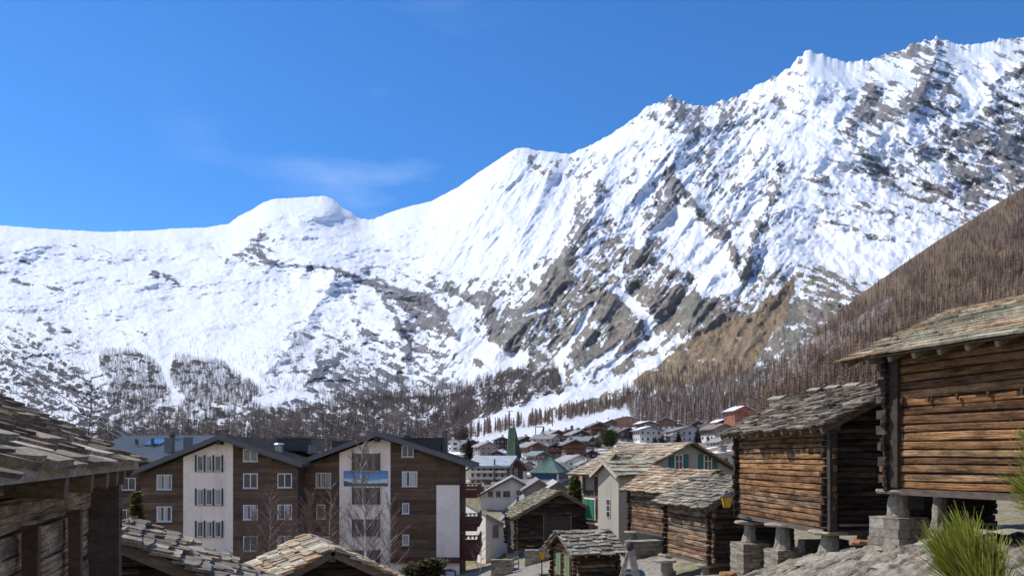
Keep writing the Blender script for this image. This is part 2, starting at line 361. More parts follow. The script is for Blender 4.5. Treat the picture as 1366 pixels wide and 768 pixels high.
def on_mountain(px, py):
    c = np.clip((px+260)/STEP, 0, NC-1.01); ci = c.astype(int)
    v = np.clip((py-B[ci])/(S[ci]-B[ci]), 0, 1); r = np.clip(v*(NR-1), 0, NR-1.01); ri = r.astype(int); fc = (c-ci)[:,None]; fr = (r-ri)[:,None]
    return (verts[ri,ci]*(1-fc)+verts[ri,ci+1]*fc)*(1-fr)+(verts[ri+1,ci]*(1-fc)+verts[ri+1,ci+1]*fc)*fr

# ------------------------------------------------------------------ brown larch hillside on the right
CR = lin([(980,545),(1000,527),(1020,510),(1045,489),(1075,455),(1105,428),(1150,390),(1200,355),(1250,321),(1300,290),(1366,249),(1450,200),(1640,90)])
HB = lin([(980,578),(1100,578),(1640,578)])
YC = lin([(980,640),(1060,860),(1150,1150),(1366,1500),(1640,1700)])
hx = np.arange(980, 1640, 2.2); hv = np.linspace(0, 1.12, 170); HX, HV = np.meshgrid(hx, hv)
HPY = HB(HX)*(1-np.minimum(HV,1))+CR(HX)*np.minimum(HV,1)
HY_ = np.exp(np.log(430)*(1-np.minimum(HV,1))+np.log(YC(HX))*np.minimum(HV,1))
hr = fbm(HX/90, HPY/60, 5, 83, .5, ridged=True)
HYY = HY_*(1-.05*hr*np.clip(HV*8,0,1)*np.clip((1-HV)*9,0,1))
ext = np.maximum(HV-1, 0); HYY = HYY*(1+ext*3)
HXX = (HX-CX)/F*HYY; HZZ = (HY-HPY)/F*HYY - ext*900
hc = np.empty(HX.shape+(3,)); hm = np.clip(.5+1.2*fbm(HX/50, HPY/25, 5, 87), 0, 1)[...,None]
hc[:] = np.array([.10,.072,.05])*(1-hm)+np.array([.16,.115,.07])*hm
cliff = inpoly(HX+8*fbm(HX/25,HPY/25,4,88), HPY, [(1020,512),(1045,480),(1075,455),(1130,430),(1190,395),(1185,415),(1120,460),(1060,500),(1030,520)])[...,None]
hc = np.where(cliff, np.array([.24,.20,.17])*np.clip(1+.8*fbm(HX/10,HPY/6,4,89),.45,1.5)[...,None], hc)
hrk = np.full(HX.shape, .5); hrk[inpoly(HX, HPY, [(980,560),(1000,548),(1100,556),(1100,562)])] = .05
hverts = np.stack([HXX,HYY,HZZ],-1)
MH = terrain_mat('hillside_grass_and_soil', .12, .5, 1.5, .35)
ho = np_mesh('hillside', hverts.reshape(-1,3), grid_faces(len(hv),len(hx)), hc.reshape(-1,3), MH, None, False, {'rk': hrk.ravel()})
tag(ho, kind='structure')
def on_hill(px, py):
    c = np.clip((px-980)/2.2, 0, len(hx)-1.01); ci = c.astype(int)
    v = (py-HB(px))/(CR(px)-HB(px)); r = np.clip(v*(169)/1.12, 0, 168.9); ri = r.astype(int)
    return hverts[ri,ci]

# ------------------------------------------------------------------ opposite valley side, unseen behind the viewer; added to bounce white light onto facades
ox = np.linspace(-7000, 7000, 160); ov_ = np.linspace(0, 1, 60); OX, OV = np.meshgrid(ox, ov_)
OY = -150-3800*OV**1.4; OZ = 2+2300*OV**1.05*(1+.25*fbm(OX/1800, OV*2, 4, 97))+130*fbm(OX/500, OY/500, 5, 98, .5, ridged=True)*OV
oc = np.empty(OX.shape+(3,)); oc[:] = np.array([.2,.15,.1]); ork = -.25-1.2*OV+.45*fbm(OX/300, OY/300, 5, 99)
fill_range = np_mesh('mountain', np.stack([OX,OY,OZ],-1).reshape(-1,3), grid_faces(60,160)[:, ::-1], oc.reshape(-1,3), MT, None, False, {'rk': ork.ravel()}); tag(fill_range, kind='structure')

# ------------------------------------------------------------------ far leafless larch woods (stuff)
def larch_proto(seed, nb, wid):
    r = random.Random(seed); v=[]; f=[]; sh=[]
    def tri(a,b,c,s): k=len(v); v.extend([a,b,c]); f.append((k,k+1,k+2)); sh.extend([s]*3)
    w0=.006
    for k in range(3):
        a=2*math.pi*k/3; b=a+2.1
        tri((w0*math.cos(a),w0*math.sin(a),-.05),(w0*math.cos(b),w0*math.sin(b),-.05),(0,0,1),.85)
    for i in range(nb):
        z = .12+.86*(i/nb)**.9; L = wid*(1.03-z)**.75*r.uniform(.65,1.15)*(.55+.45*min(1,(z-.05)*4)); a = i*2.399+r.uniform(-.4,.4)
        dz = r.uniform(-.01,.05); h = .016+.012*r.random()
        dx,dy = math.cos(a),math.sin(a); ox,oy=-dy*.02,dx*.02
        tri((ox,oy,z-h),(-ox,-oy,z+h),(dx*L,dy*L,z+dz),r.uniform(.8,1.25))
    return np.array(v), np.array(f), np.array(sh)
PROT = [larch_proto(s, 34, .19) for s in range(5)]
PROT_H = [larch_proto(s+40, 22, .30) for s in range(5)]
PROT_S = [larch_proto(s+20, 17, .22) for s in range(4)]
def wood(name, pos, hs, protos, base, label, cat='woods'):
    V_=[]; F_=[]; C_=[]; off=0
    pid = rng.integers(0, len(protos), len(pos))
    for k, (v,f,sh) in enumerate(protos):
        idx = np.where(pid==k)[0]
        if not len(idx): continue
        a = rng.uniform(0, 6.28, len(idx)); ca, sa = np.cos(a)[:,None], np.sin(a)[:,None]; h = hs[idx][:,None]
        w = h*rng.uniform(.85,1.35,(len(idx),1))
        x = (v[None,:,0]*ca-v[None,:,1]*sa)*w; y = (v[None,:,0]*sa+v[None,:,1]*ca)*w; z = v[None,:,2]*h
        vv = np.stack([x,y,z],-1)+pos[idx][:,None,:]
        pp = pos[idx]; tone = 1+.9*fbm(pp[:,0]/70+pp[:,2]/50, pp[:,1]/160+pp[:,2]/40, 3, 77); hue = fbm(pp[:,0]/35, pp[:,1]/60, 2, 78); ever = (rng.random(len(idx)) < .035)
        tint = np.stack([1+.15*hue, 1+0*hue, 1-.15*hue], -1)*np.clip(1+(tone-1)*1.5,.45,1.7)[:,None]; tint = np.where(ever[:,None], np.array([.28,.5,.35]), tint)
        cc = (base[None,None,:]*sh[None,:,None])*rng.uniform(.65,1.35,(len(idx),1,1))*tint[:,None,:]
        V_.append(vv.reshape(-1,3)); C_.append(cc.reshape(-1,3))
        F_.append((f[None]+ (np.arange(len(idx))*len(v))[:,None,None] + off).reshape(-1,3)); off += len(idx)*len(v)
    o = np_mesh(name, np.concatenate(V_), np.concatenate(F_), np.concatenate(C_), 'twig')
    return tag(o, label, cat, None, 'stuff')
def pick(poly, n, fn, warp=8, dens=None):
    xs=[p[0] for p in poly]; ys=[p[1] for p in poly]; x = rng.uniform(min(xs),max(xs),n*4); y = rng.uniform(min(ys),max(ys),n*4)
    m = inpoly(x+warp*fbm(x/22,y/22,3,5), y+warp*fbm(x/22,y/22,3,9), poly)
    if dens is not None: m &= (.5+.9*fbm(x/dens[0], y/dens[1], 4, 15)) > dens[2]
    x, y = x[m][:n], y[m][:n]
    return fn(x, y)
lb = np.array([.105,.08,.068])
pos = [pick([(132,470),(182,468),(206,484),(230,530),(200,546),(152,550),(140,530),(150,510),(132,492)], 1700, on_mountain, 6),
       pick([(232,478),(290,483),(320,500),(352,525),(330,542),(250,537),(225,505)], 2000, on_mountain, 6)]
p = np.concatenate(pos); wood('larch_wood', p, rng.uniform(10,19,len(p)), PROT_S, lb, 'two dense brown larch woods either side of the pale ski run')
p = np.concatenate([pick([(130,565),(200,545),(260,537),(330,547),(420,542),(440,532),(600,525),(640,518),(620,560),(620,606),(130,606)], 8500, on_mountain, 10, (16,10,.42)),
                    pick([(600,525),(640,512),(700,492),(742,492),(754,520),(700,537),(650,556),(600,575)], 1500, on_mountain, 6, (25,12,.25)),
                    pick([(420,524),(520,506),(600,516),(680,492),(690,505),(600,540),(430,548)], 1300, on_mountain, 5)])
wood('larch_wood', p, rng.uniform(8,16,len(p)), PROT_S, lb, 'belt of bare larches on snow along the mountain foot')
p = np.concatenate([pick(FD, 3600, on_mountain, 10), pick([(0,380),(60,400),(130,440),(150,500),(160,560),(110,500),(50,455),(0,430)], 320, on_mountain, 10),
                    pick([(88,440),(130,440),(150,480),(140,560),(120,540)], 120, on_mountain, 10)])
wood('larch_wood', p, rng.uniform(8,16,len(p)), PROT_S, lb*1.0, 'leafless trees on the shaded slope at far left')
p = np.concatenate([pick([(390,432),(410,452),(404,478),(382,486),(384,455)], 150, on_mountain, 4), pick([(430,455),(470,450),(560,462),(540,520),(430,528),(405,520),(420,480)], 420, on_mountain, 10, (14,10,.5)),
                    pick([(300,480),(360,460),(400,480),(350,500),(300,500)], 90, on_mountain, 8), pick([(385,490),(400,480),(420,520),(380,525),(340,500)], 120, on_mountain, 6), pick([(240,440),(300,450),(290,480),(230,470)], 30, on_mountain, 6),
                    pick([(640,380),(660,400),(700,470),(650,490)], 25, on_mountain, 6), pick([(1000,400),(1070,360),(1130,345),(1160,365),(1110,420),(1030,480),(1000,500)], 260, on_mountain, 8)])
wood('larch_wood', p, rng.uniform(8,16,len(p)), PROT_S, lb*.9, 'scattered dark trees on the snowy moraine and rocks')
p = np.concatenate([pick([(830,520),(900,505),(1000,500),(1060,470),(1060,560),(850,574),(835,550)], 1700, on_mountain, 5),
                    pick([(850,500),(900,490),(1000,485),(1000,500),(850,515)], 120, on_mountain, 6)])
wood('larch_wood', p, rng.uniform(8,18,len(p)), PROT, lb*1.75, 'dense bare larches behind the upper village houses')
HP = [(985,545),(1045,492),(1105,432),(1200,359),(1300,294),(1366,253),(1600,120),(1600,560),(990,562)]
p = pick(HP, 13000, on_hill, 3, (60,30,.12))
wood('larch_wood', p, rng.uniform(7,15,len(p)), PROT_H, np.array([.17,.112,.08]), 'reddish brown larch forest covering the steep right hillside')
p = pick([(990,520),(1060,470),(1120,430),(1200,400),(1366,330),(1366,540),(1000,566)], 420, on_hill, 5, (40,25,.45))
wood('larch_wood', p, rng.uniform(11,19,len(p)), PROT, np.array([.21,.145,.10]), 'taller bare larches standing out on the lower right hillside')
LARCH_LINE = [on_mountain(x, y) for x, y in [(rng.uniform(*a, n), rng.uniform(*b, n)) for a, b, n in [((600,650),(574,580),14)]]]
def line_pick(pts, n, sp, fn=on_mountain):
    k = rng.uniform(0, len(pts)-1.001, n); i = k.astype(int); f = k-i; A = np.array(pts, float)
    q = A[i]*(1-f)[:,None]+A[i+1]*f[:,None]; return fn(q[:,0], q[:,1]+rng.uniform(-sp, sp, n))
LARCH_POS = np.concatenate([line_pick([(616,586),(660,576),(700,569),(740,560),(780,551),(815,545),(845,536)], 150, 4), line_pick([(745,560),(800,549),(850,540)], 60, 4),
                            line_pick([(845,545),(900,545),(960,548),(1000,548)], 70, 10)])

# ------------------------------------------------------------------ near ground, village slope and valley floor
GP = []      # (x, y, z) control points; buildings below add their own base points
def gp(px, py, Y): GP.append(P(px, py, Y))
for q in [(8.6,18,-2.03),(8.8,22,-2.65),(8.5,25,-3.35),(8.2,28.3,-4.15),(13,13,-1.85),(9,13.5,-1.95),(7,13,-2.15),(12,19,-1.9),(14,24,-2.2),(16,16,-1.7),(6,17,-2.9),(6.3,22,-3.9),(7.4,31,-4.75),(9.5,31,-4.2),(6.9,36,-5.2),(6.2,40,-5.5),
          (7.3,48,-5.4),(9.5,45,-5.2),(4,38,-6.6),(5.8,39,-6.2),(3.6,60,-7.0),(1,50,-7.3),(0,40,-7.0),(-2.5,70,-9.7),(-3,64,-9.3),(-12,62,-10.6),(-26,64,-10.8),(-5,62,-10.3),(-5,12,-3.9),(-4.5,20,-4.8),(-4.2,8,-3),(-8,6,-3),
          (0,0,-1.75),(3,5,-1.9),(2,10,-2.6),(0,18,-4.5),(0,28,-6.2),(3,28,-5.6),(-10,40,-8.5),(10,54,-5.8),(17,62,-5),(30,30,-.5),(30,60,-3.5),(-40,30,-8),(-60,64,-11),(0,-60,2),(-60,-40,-1),(80,-40,6),(80,60,5),(140,140,40)]: GP.append(q)
for q in [(640,700,85),(700,688,90),(560,700,100),(400,690,100),(200,690,100),(640,645,120),(560,640,200),(300,640,200),(0,640,200),(300,622,350),(0,625,350),(560,612,350),(-200,625,300),(1366,560,300),(1150,560,250),(1200,590,120),(1300,560,430),
          (760,676,100),(900,672,80),(1000,640,80)]: gp(*q)

# ------------------------------------------------------------------ stone roofs, log walls, piers
SL_GREY = [(.28,.24,.185),(.23,.20,.16),(.33,.285,.22),(.18,.155,.125),(.27,.235,.19)]
SL_TAN = [(.42,.33,.22),(.36,.27,.18),(.45,.38,.27),(.30,.24,.17),(.38,.24,.14)]
SL_GREEN = [(.37,.335,.245),(.42,.38,.28),(.33,.305,.22),(.45,.37,.26),(.39,.345,.26),(.44,.29,.17)]
SL_MOSS = [(.22,.20,.10),(.27,.24,.13),(.20,.18,.12),(.25,.24,.18)]
SL_DARK = [(.22,.17,.12),(.28,.22,.165),(.18,.14,.105),(.36,.30,.23)]
def slabs(mb, O, U, V, lu, lv, row=.32, w=(.35,.8), th=.05, pal=SL_GREY, messy=1.0, lichen=0.0, skip=0.0):
    """overlapping hand split stone slabs on the plane O + a*U + b*V; O at the eave"""
    O, U, V = Vector(O), Vector(U).normalized(), Vector(V).normalized(); N = U.cross(V).normalized()
    if N.z < 0: N = -N
    nrow = max(2, round(lv/row)); row = lv/nrow; tilt = th*1.15/row
    Vt = (V - N*tilt).normalized()
    for r in range(nrow):
        a = -R.uniform(0, w[0]*.6); s0 = r*row
        while a < lu:
            ww = R.uniform(*w)*(1.15 if r == 0 else 1); e = min(a+ww, lu+R.uniform(.0,.10)*messy)
            a0 = max(a, -R.uniform(.0,.10)*messy)
            if e-a0 > .1 and R.random() > skip:
                t = th*R.uniform(.65,1.5); L = row*R.uniform(1.45,1.9); dv = R.uniform(-.09,.06)*messy*row/.32; dn = th*.9+R.uniform(0,.35)*th*messy
                c = R.choice(pal); c = vcol(c, .28)
                if R.random() < lichen: c = (.32,.235,.10) if R.random()<.5 else (.27,.26,.15)
                b0 = O+V*(s0+dv)+N*dn; g = R.uniform(.004,.02)
                j = lambda k=.035: R.uniform(-k,k)*messy*(row/.32)
                rtt = R.uniform(-.05,.05)*messy
                w2 = e-a0
                pts = [(g, j(.05)), (w2*R.uniform(.3,.7), j(.05)-.015), (w2-g, j(.05)), (w2-g+j(), L*.5), (w2-g+j(), L), (g+j(), L), (g+j(), L*.45)]
                tw = R.uniform(-.035,.035)*messy
                q = []
                for (x,y) in pts:
                    q.append(b0+U*(a0+x)+Vt*(y+rtt*x)+N*(tw*(x-w2/2)))
                if L*1 + s0 > lv+.15: q = [p_ - V*max(0,(p_-O).dot(V)-lv-.03) for p_ in q]
                mb.prism(q, N*t, c)
            a += ww+g if e-a0 > 0 else ww
def log_wall(mb, A, B, z0, z1, h=.21, depth=.14, pal=None, ext=.22, phase=0, top=None, out=(0,-1), black=.0, grey=0):
    """stacked hewn logs between plan points A and B. top(s): optional gable limit, s in metres from A -> z"""
    A = Vector((A[0],A[1],0)); B = Vector((B[0],B[1],0)); d = B-A; L = d.length; d.normalize(); n = Vector((out[0],out[1],0)).normalized()
    k = 0; z = z0
    while True:
        hh = h*R.uniform(.85,1.18)
        if top is None:
            if z >= z1-.03: break
            hh = min(hh, z1-z); a, b = -ext*R.uniform(.7,1.2), L+ext*R.uniform(.7,1.2)
        else:
            zt = z+hh*.6
            ss = [i*L/60 for i in range(61) if top(i*L/60) > zt]
            if len(ss) < 3: break
            a, b = ss[0], ss[-1]
            if a <= 0: a = -ext*R.uniform(.7,1.2)
            if b >= L-.01: b = L+ext*R.uniform(.7,1.2)
        c = vcol(R.choice(pal), .22)
        seg = max(2, int((b-a)/.55)); pr = []
        off = R.uniform(-.022,.022); ph = R.uniform(0,6)
        zz0, zz1 = z+.012, z+hh-.012
        for i in range(seg+1):
            s = a+(b-a)*i/seg; o = off+R.uniform(-.008,.008); zj = .012*math.sin(s*1.3+ph)
            p = A+d*s
            pr.append([p+n*(o+depth*.5*q)+Vector((0,0,zz0+(zz1-zz0)*t+zj)) for q,t in ((.62,.0),(.98,.12),(1.04,.5),(.96,.88),(.58,1.0),(-.6,1.0),(-1,.5),(-.6,0))])
        b0 = len(mb.v); m = 8
        for ring in pr: mb.v += [tuple(p) for p in ring]
        for i in range(seg):
            cc = vcol(c, .12) if R.random()<.8 else vcol(tuple(.5*(p_+q_) for p_,q_ in zip(c,R.choice(pal))), .2)
            for q in range(m):
                w_ = (q+1)%m; mb.f.append((b0+i*m+q, b0+i*m+w_, b0+(i+1)*m+w_, b0+(i+1)*m+q)); mb.c.append(cc)
        endc = (c[0]*.8,c[1]*.8,c[2]*.8)
        mb.f.append(tuple(b0+q for q in range(m-1,-1,-1))); mb.c.append(endc)
        mb.f.append(tuple(b0+seg*m+q for q in range(m))); mb.c.append(endc)
        z += hh; k += 1
        if k > 80: break
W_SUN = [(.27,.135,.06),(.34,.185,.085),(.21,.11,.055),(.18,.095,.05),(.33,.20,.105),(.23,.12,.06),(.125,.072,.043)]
W_DARK = [(.055,.04,.032),(.075,.055,.042),(.045,.034,.03),(.095,.072,.055)]  # for walls turned from the sun: shade put into the wood colour
W_GREY = [(.13,.115,.10),(.17,.15,.13),(.10,.088,.078),(.15,.125,.10)]
W_BROWN = [(.24,.145,.085),(.31,.20,.125),(.20,.12,.075),(.34,.235,.15),(.16,.10,.065)]
def drystone(mb, cx, cy, w, d, z0, z1, pal=SL_GREY, th=.11, rot=0.0):
    z = z0; cr, sr = math.cos(rot), math.sin(rot)
    while z < z1-.02:
        h = min(th*R.uniform(.6,1.35), z1-z)
        for side in range(2):
            x = -w/2
            while x < w/2-.02:
                l = min(R.uniform(.18,.45)*max(.6,w), w/2-x)
                if w/2-x-l < .1: l = w/2-x
                y0, y1 = (-d/2, 0) if side == 0 else (0, d/2)
                jx = R.uniform(-.02,.02); jy = R.uniform(-.03,.02)
                q = [(x+jx*.3,y0-(jy if side==0 else 0)),(x+l-.01,y0-(jy if side==0 else 0)+R.uniform(-.015,.015)),(x+l-.01,y1+(jy if side else .0)),(x+jx*.3,y1+(jy if side else 0))]
                q = [Vector((cx+a*cr-b*sr, cy+a*sr+b*cr, z+.004)) for a,b in q]
                mb.prism(q, (0,0,h-.008), vcol(R.choice(pal),.2)); x += l
        z += h
def disc(mb, cx, cy, r, z, t, col, n=11):
    q = [Vector((cx+r*R.uniform(.86,1.1)*math.cos(2*math.pi*i/n), cy+r*R.uniform(.86,1.1)*math.sin(2*math.pi*i/n), z)) for i in range(n)]
    b = len(mb.v); q2 = [p_+Vector((R.uniform(-.015,.015),R.uniform(-.015,.015),t*R.uniform(.85,1.1))) for p_ in q]
    mid = [p_*1+Vector(((p_.x-cx)*.05,(p_.y-cy)*.05,t*.5)) for p_ in q]
    for ring in (q, mid, q2): mb.v += [tuple(p_) for p_ in ring]
    for k in range(2):
        for i in range(n):
            j = (i+1)%n; mb.f.append((b+k*n+i,b+k*n+j,b+(k+1)*n+j,b+(k+1)*n+i)); mb.c.append(vcol(col,.06))
    mb.f.append(tuple(range(b+n-1,b-1,-1))); mb.f.append(tuple(range(b+2*n,b+3*n))); mb.c += [col]*2
def cone(mb, cx, cy, r0, r1, z0, z1, col, n=10, jit=.03):
    rings = 4; b = len(mb.v)
    for k in range(rings+1):
        t = k/rings; r = r0+(r1-r0)*t**.8
        for i in range(n):
            a = 2*math.pi*i/n; q = r*R.uniform(1-jit*2,1+jit*2); mb.v.append((cx+q*math.cos(a), cy+q*math.sin(a), z0+(z1-z0)*t))
    for k in range(rings):
        for i in range(n):
            j=(i+1)%n; mb.f.append((b+k*n+i,b+k*n+j,b+(k+1)*n+j,b+(k+1)*n+i)); mb.c.append(vcol(col,.05))
    mb.f.append(tuple(range(b+n-1,b-1,-1))); mb.f.append(tuple(range(b+rings*n,b+(rings+1)*n))); mb.c += [col]*2
def pier(x, y, zg, zt, label, base=None, r=.42, rot=.2, stem_r=.27, group='mushroom shaped stone piers under the barns'):
    """staddle stone: dry stone base, tapering stem, flat capstone"""
    e = empty('staddle_stone', (x,y,zg), rot, label, 'stone pier', group); H = zt-zg; zb = 0
    if base:
        w, h = base; m = MB(); drystone(m, 0,0,w,w,-.5,h, [(.30,.26,.20),(.24,.205,.155),(.34,.30,.24),(.20,.17,.135)], .17 if 'square' in label else .07); m.build('dry_stone_base','stone',e); zb = h
        m = MB()
    m = MB(); cone(m, 0,0, stem_r, stem_r*.68, zb, H-.09, (.27,.24,.19), jit=.06); m.build('stem','stone',e,smooth=False)
    m = MB(); disc(m, 0,0, r*1.12, H-.11, .095, (.30,.265,.21)); m.build('capstone','stone',e)
    GP.append((x,y,zg)); return e
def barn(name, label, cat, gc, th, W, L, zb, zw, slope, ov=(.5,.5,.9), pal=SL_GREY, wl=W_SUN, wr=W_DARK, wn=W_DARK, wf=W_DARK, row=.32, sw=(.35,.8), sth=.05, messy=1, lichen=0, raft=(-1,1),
         h=.175, base=True, ld=.12, purlins=3, topdark=.0, group=None):
    """log barn. local x across, y along the ridge, near gable at y=0. ov = eave, near, far overhang"""
    e = empty(name, (gc[0],gc[1],zb), th, label, cat, group); zt = zw-zb; hw = W/2; rise = slope*hw
    ridge = zt+rise; gable = lambda s: zt+slope*(hw-abs(s-hw))-.06
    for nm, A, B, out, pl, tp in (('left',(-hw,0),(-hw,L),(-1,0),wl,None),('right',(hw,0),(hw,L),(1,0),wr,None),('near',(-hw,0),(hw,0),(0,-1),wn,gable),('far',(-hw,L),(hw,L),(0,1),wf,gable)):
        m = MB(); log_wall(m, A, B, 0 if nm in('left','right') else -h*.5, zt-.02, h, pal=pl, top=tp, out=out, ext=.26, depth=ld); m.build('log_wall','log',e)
    # inner lining so no light leaks between logs
    m = MB(); c = (.05,.038,.03)
    for x0,y0,x1,y1 in ((-hw+.03,.03,-hw+.06,L-.03),(hw-.06,.03,hw-.03,L-.03),(-hw+.07,.03,hw-.07,.06),(-hw+.07,L-.06,hw-.07,L-.03)): m.box(x0,y0,.02,x1,y1,zt-.05,c)
    for y0 in (.03, L-.06): m.prism([(-hw+.07,y0,zt-.04),(hw-.07,y0,zt-.04),(0,y0,ridge-.14)],(0,.03,0),c)
    m.build('wall_lining','beam',e)
    m = MB(); m.box(-hw-.1,-.1,-.14,hw+.1,L+.1,-.01,(.12,.09,.07),.01); m.build('floor_sill','beam',e)
    u = Vector((1,0,slope)).normalized(); lv = math.hypot(hw+ov[0], slope*(hw+ov[0])); y0, y1 = -ov[1], L+ov[2]
    for s in (-1,1):
        O = Vector((s*(hw+ov[0]), y0, zt-slope*ov[0]))
        V_ = Vector((-s,0,slope)).normalized(); N = Vector((s*slope,0,1)).normalized()
        m = MB(); q = [O+N*.0, O+Vector((0,y1-y0,0)), O+Vector((0,y1-y0,0))+V_*(lv-.01), O+V_*(lv-.01)]
        m.prism([p_+V_*.03 for p_ in q], N*.045, (.11,.085,.065)); m.build('roof_boarding','beam',e)
        m = MB(); slabs(m, O-V_*.06+N*.05, (0,1,0), V_, y1-y0, lv+.06, row, sw, sth, pal, messy, lichen); m.build('stone_roof','slab',e)
        for yy in (y0+.02, y1-.09):
            m = MB(); a = O+Vector((0,yy-y0+.035,-.07)); m.rod(a+V_*.02, a+V_*(lv-.05), .07, .15, vcol((.15,.11,.085))); m.build('bargeboard','beam',e)
        # rafter tails under the eave
        n = int((y1-y0)/.62)
        for i in range(n+1 if s in raft else 0):
            yy = y0+.15+i*(y1-y0-.3)/n; a = Vector((s*(hw+ov[0]-.04), yy, zt-slope*(ov[0]-.04)-.075))
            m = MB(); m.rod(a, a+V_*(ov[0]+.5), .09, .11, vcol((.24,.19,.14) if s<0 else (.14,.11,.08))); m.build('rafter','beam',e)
    for i in range(-1,2):
        x = i*hw*.98; z = ridge-slope*abs(x)-.19
        m = MB(); m.rod((x,-ov[1]+.12,z),(x,L+ov[2]-.12,z),.17,.17,(.12,.09,.07)); m.build('purlin','beam',e)
    return e

# ---------------- the barns
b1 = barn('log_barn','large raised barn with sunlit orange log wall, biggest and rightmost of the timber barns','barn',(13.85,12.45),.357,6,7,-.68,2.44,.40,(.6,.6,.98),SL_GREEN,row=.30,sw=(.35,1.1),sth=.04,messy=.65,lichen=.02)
def barn1_extra(e):
    for y in (6.6,5.9,5.2,4.5,3.8,3.0,2.2): 
        m = MB(); m.prism([(-3.10,y,1.98),(-3.10,y+.07,1.98),(-3.10,y+.05,1.87),(-3.10,y+.02,1.86)],(-.045,0,0),(.05,.04,.03)); m.build('notch_shadow','beam',e)  # dark slips put in as small notch shadows on the log wall
    m = MB(); m.box(-3.16,6.72,0.02,-2.9,7.12,3.0,(.05,.038,.03),.01); m.build('corner_post','beam',e)
    for k in range(9):
        m = MB(); z=.12+k*.36; m.box(-3.2-R.uniform(0,.04),7.0,z,-3.05,7.26+R.uniform(-.06,.05),z+R.uniform(.14,.22),vcol((.075,.052,.04),.4),.012); m.build('log_end','beam',e)
    # two iron hooks on the roof
    for yy, vv in ((7.3,.9),(2.9,1.2)):
        m = MB(); 
        for i in range(9):
            a0, a1 = i*.6, (i+1)*.6
            x = -3.55+vv; z = 3.12-.22+.4*vv
            m.bar((x,yy+.11*math.cos(a0),z+.14+.11*math.sin(a0)),(x,yy+.11*math.cos(a1),z+.14+.11*math.sin(a1)),.012,.012,(.1,.07,.05),4)
        m.build('iron_ring','iron',e)
barn1_extra(b1)
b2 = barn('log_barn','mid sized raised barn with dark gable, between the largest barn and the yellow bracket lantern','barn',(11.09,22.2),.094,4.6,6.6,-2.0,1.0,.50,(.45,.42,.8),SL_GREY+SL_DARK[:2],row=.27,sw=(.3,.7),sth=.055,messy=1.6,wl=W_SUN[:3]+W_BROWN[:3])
def barn2_extra(e):
    m = MB(); m.box(-.55,-.13,.55,.35,-.08,2.15,(.07,.055,.045)); d = m.build('door','beam',e)
    m = MB(); m.box(.22,-.17,1.3,.27,-.13,1.42,(.1,.08,.06)); m.build('handle','iron',d)
    m = MB(); m.box(-2.46,-.25,-.0,-2.24,-.08,2.9,(.055,.042,.035),.015); m.build('corner_post','beam',e)
    m = MB(); m.box(-2.46,6.68,-.0,-2.26,6.86,3.05,(.05,.04,.035),.015); m.build('corner_post','beam',e)
    m = MB(); m.rod((-2.2,-.3,.16),(2.3,-.3,.16),.1,.06,(.2,.16,.12)); m.build('sill_beam','beam',e)
barn2_extra(b2)
b3 = barn('log_barn','small weathered barn with grey stone roof just left of the tall dry stone pier','barn',(9.42,31.42),.25,3.4,3.9,-4.1,-1.78,.55,(.42,.35,.55),SL_GREY,wl=W_BROWN+W_GREY[:1],row=.26,sw=(.3,.65),messy=1.1,h=.19)
b4 = barn('log_barn','brown barn with tan stone roof directly behind the small weathered barn','barn',(10.9,43.2),.36,3.5,5.9,-4.3,-1.72,.57,(.5,.5,.5),SL_TAN,wl=W_BROWN,row=.3,sw=(.35,.8),messy=1,h=.2)
bl = barn('log_barn','nearest barn cropped by the left edge, thick lichened roof slabs and shaded tan log wall','barn',(-4.4,.95),.3405,5,6.65,-3.0,.06,.50,(.32,.3,.86),SL_DARK*2+SL_GREY[:3]+[(.40,.34,.26)],wl=W_GREY,wr=[(.56,.41,.27),(.47,.34,.22),(.62,.47,.32)],row=.21,sw=(.14,.42),sth=.036,messy=1.5,lichen=.025,h=.25,raft=(-1,),ld=.06)
def barnl_extra(e):
    m = MB(); m.box(2.5,6.42,.0,2.78,6.72,2.98,(.10,.075,.058),.01); m.build('corner_post','beam',e)
    for y in (5.15,3.55):
        m = MB(); m.box(2.56,y,.3,2.65,y+.11,2.55,(.13,.075,.05),.01); m.build('wall_cleat','beam',e)
    for k,y in enumerate((6.25,5.7,5.1,4.3,3.3)):
        m = MB(); m.bar((2.2,y,2.86),(2.86,y,2.82-.01),.085,.075,vcol((.19,.14,.10)),9); m.build('rafter_log','beam',e)
    m = MB(); m.rod((2.84,-.2,2.925),(2.84,7.45,2.925),.05,.10,(.34,.29,.22)); m.build('fascia_board','beam',e)
barnl_extra(bl)
def apexbarn(label, apex, th, roofL, halfroof, slope, pal, zdrop, ovn=.45, messy=1.2, wl=W_GREY, row=.24):
    ov=.4; hw = halfroof-ov; dx, dy = -math.sin(th), math.cos(th); g = (apex[0]+dx*ovn, apex[1]+dy*ovn); L = roofL-ovn-.5
    zw = apex[2]-.14-slope*hw
    return barn('log_barn',label,'barn',g,th,hw*2,L,zw-zdrop,zw,slope,(ov,ovn,.5),pal,wl=wl,wr=wl,wn=W_DARK+W_GREY[:1],wf=W_DARK,row=row,sw=(.25,.65),sth=.045,messy=messy,h=.22)
apexbarn('low dark gabled barn with brown grey slabs, in front of the left hotel', (-5.62,11.2,-1.02), .36, 3.3, 2.9, .50, SL_DARK[:3]+SL_GREY[:3]+[(.30,.25,.19)], 1.5)
apexbarn('low barn with tan slab roof at the bottom edge, in front of the banner hotel', (-4.49,20,-2.22), .40, 4.3, 3.3, .50, SL_TAN+[(.40,.36,.27),(.36,.35,.27)], 1.9, row=.3, wl=W_BROWN, ovn=.55)
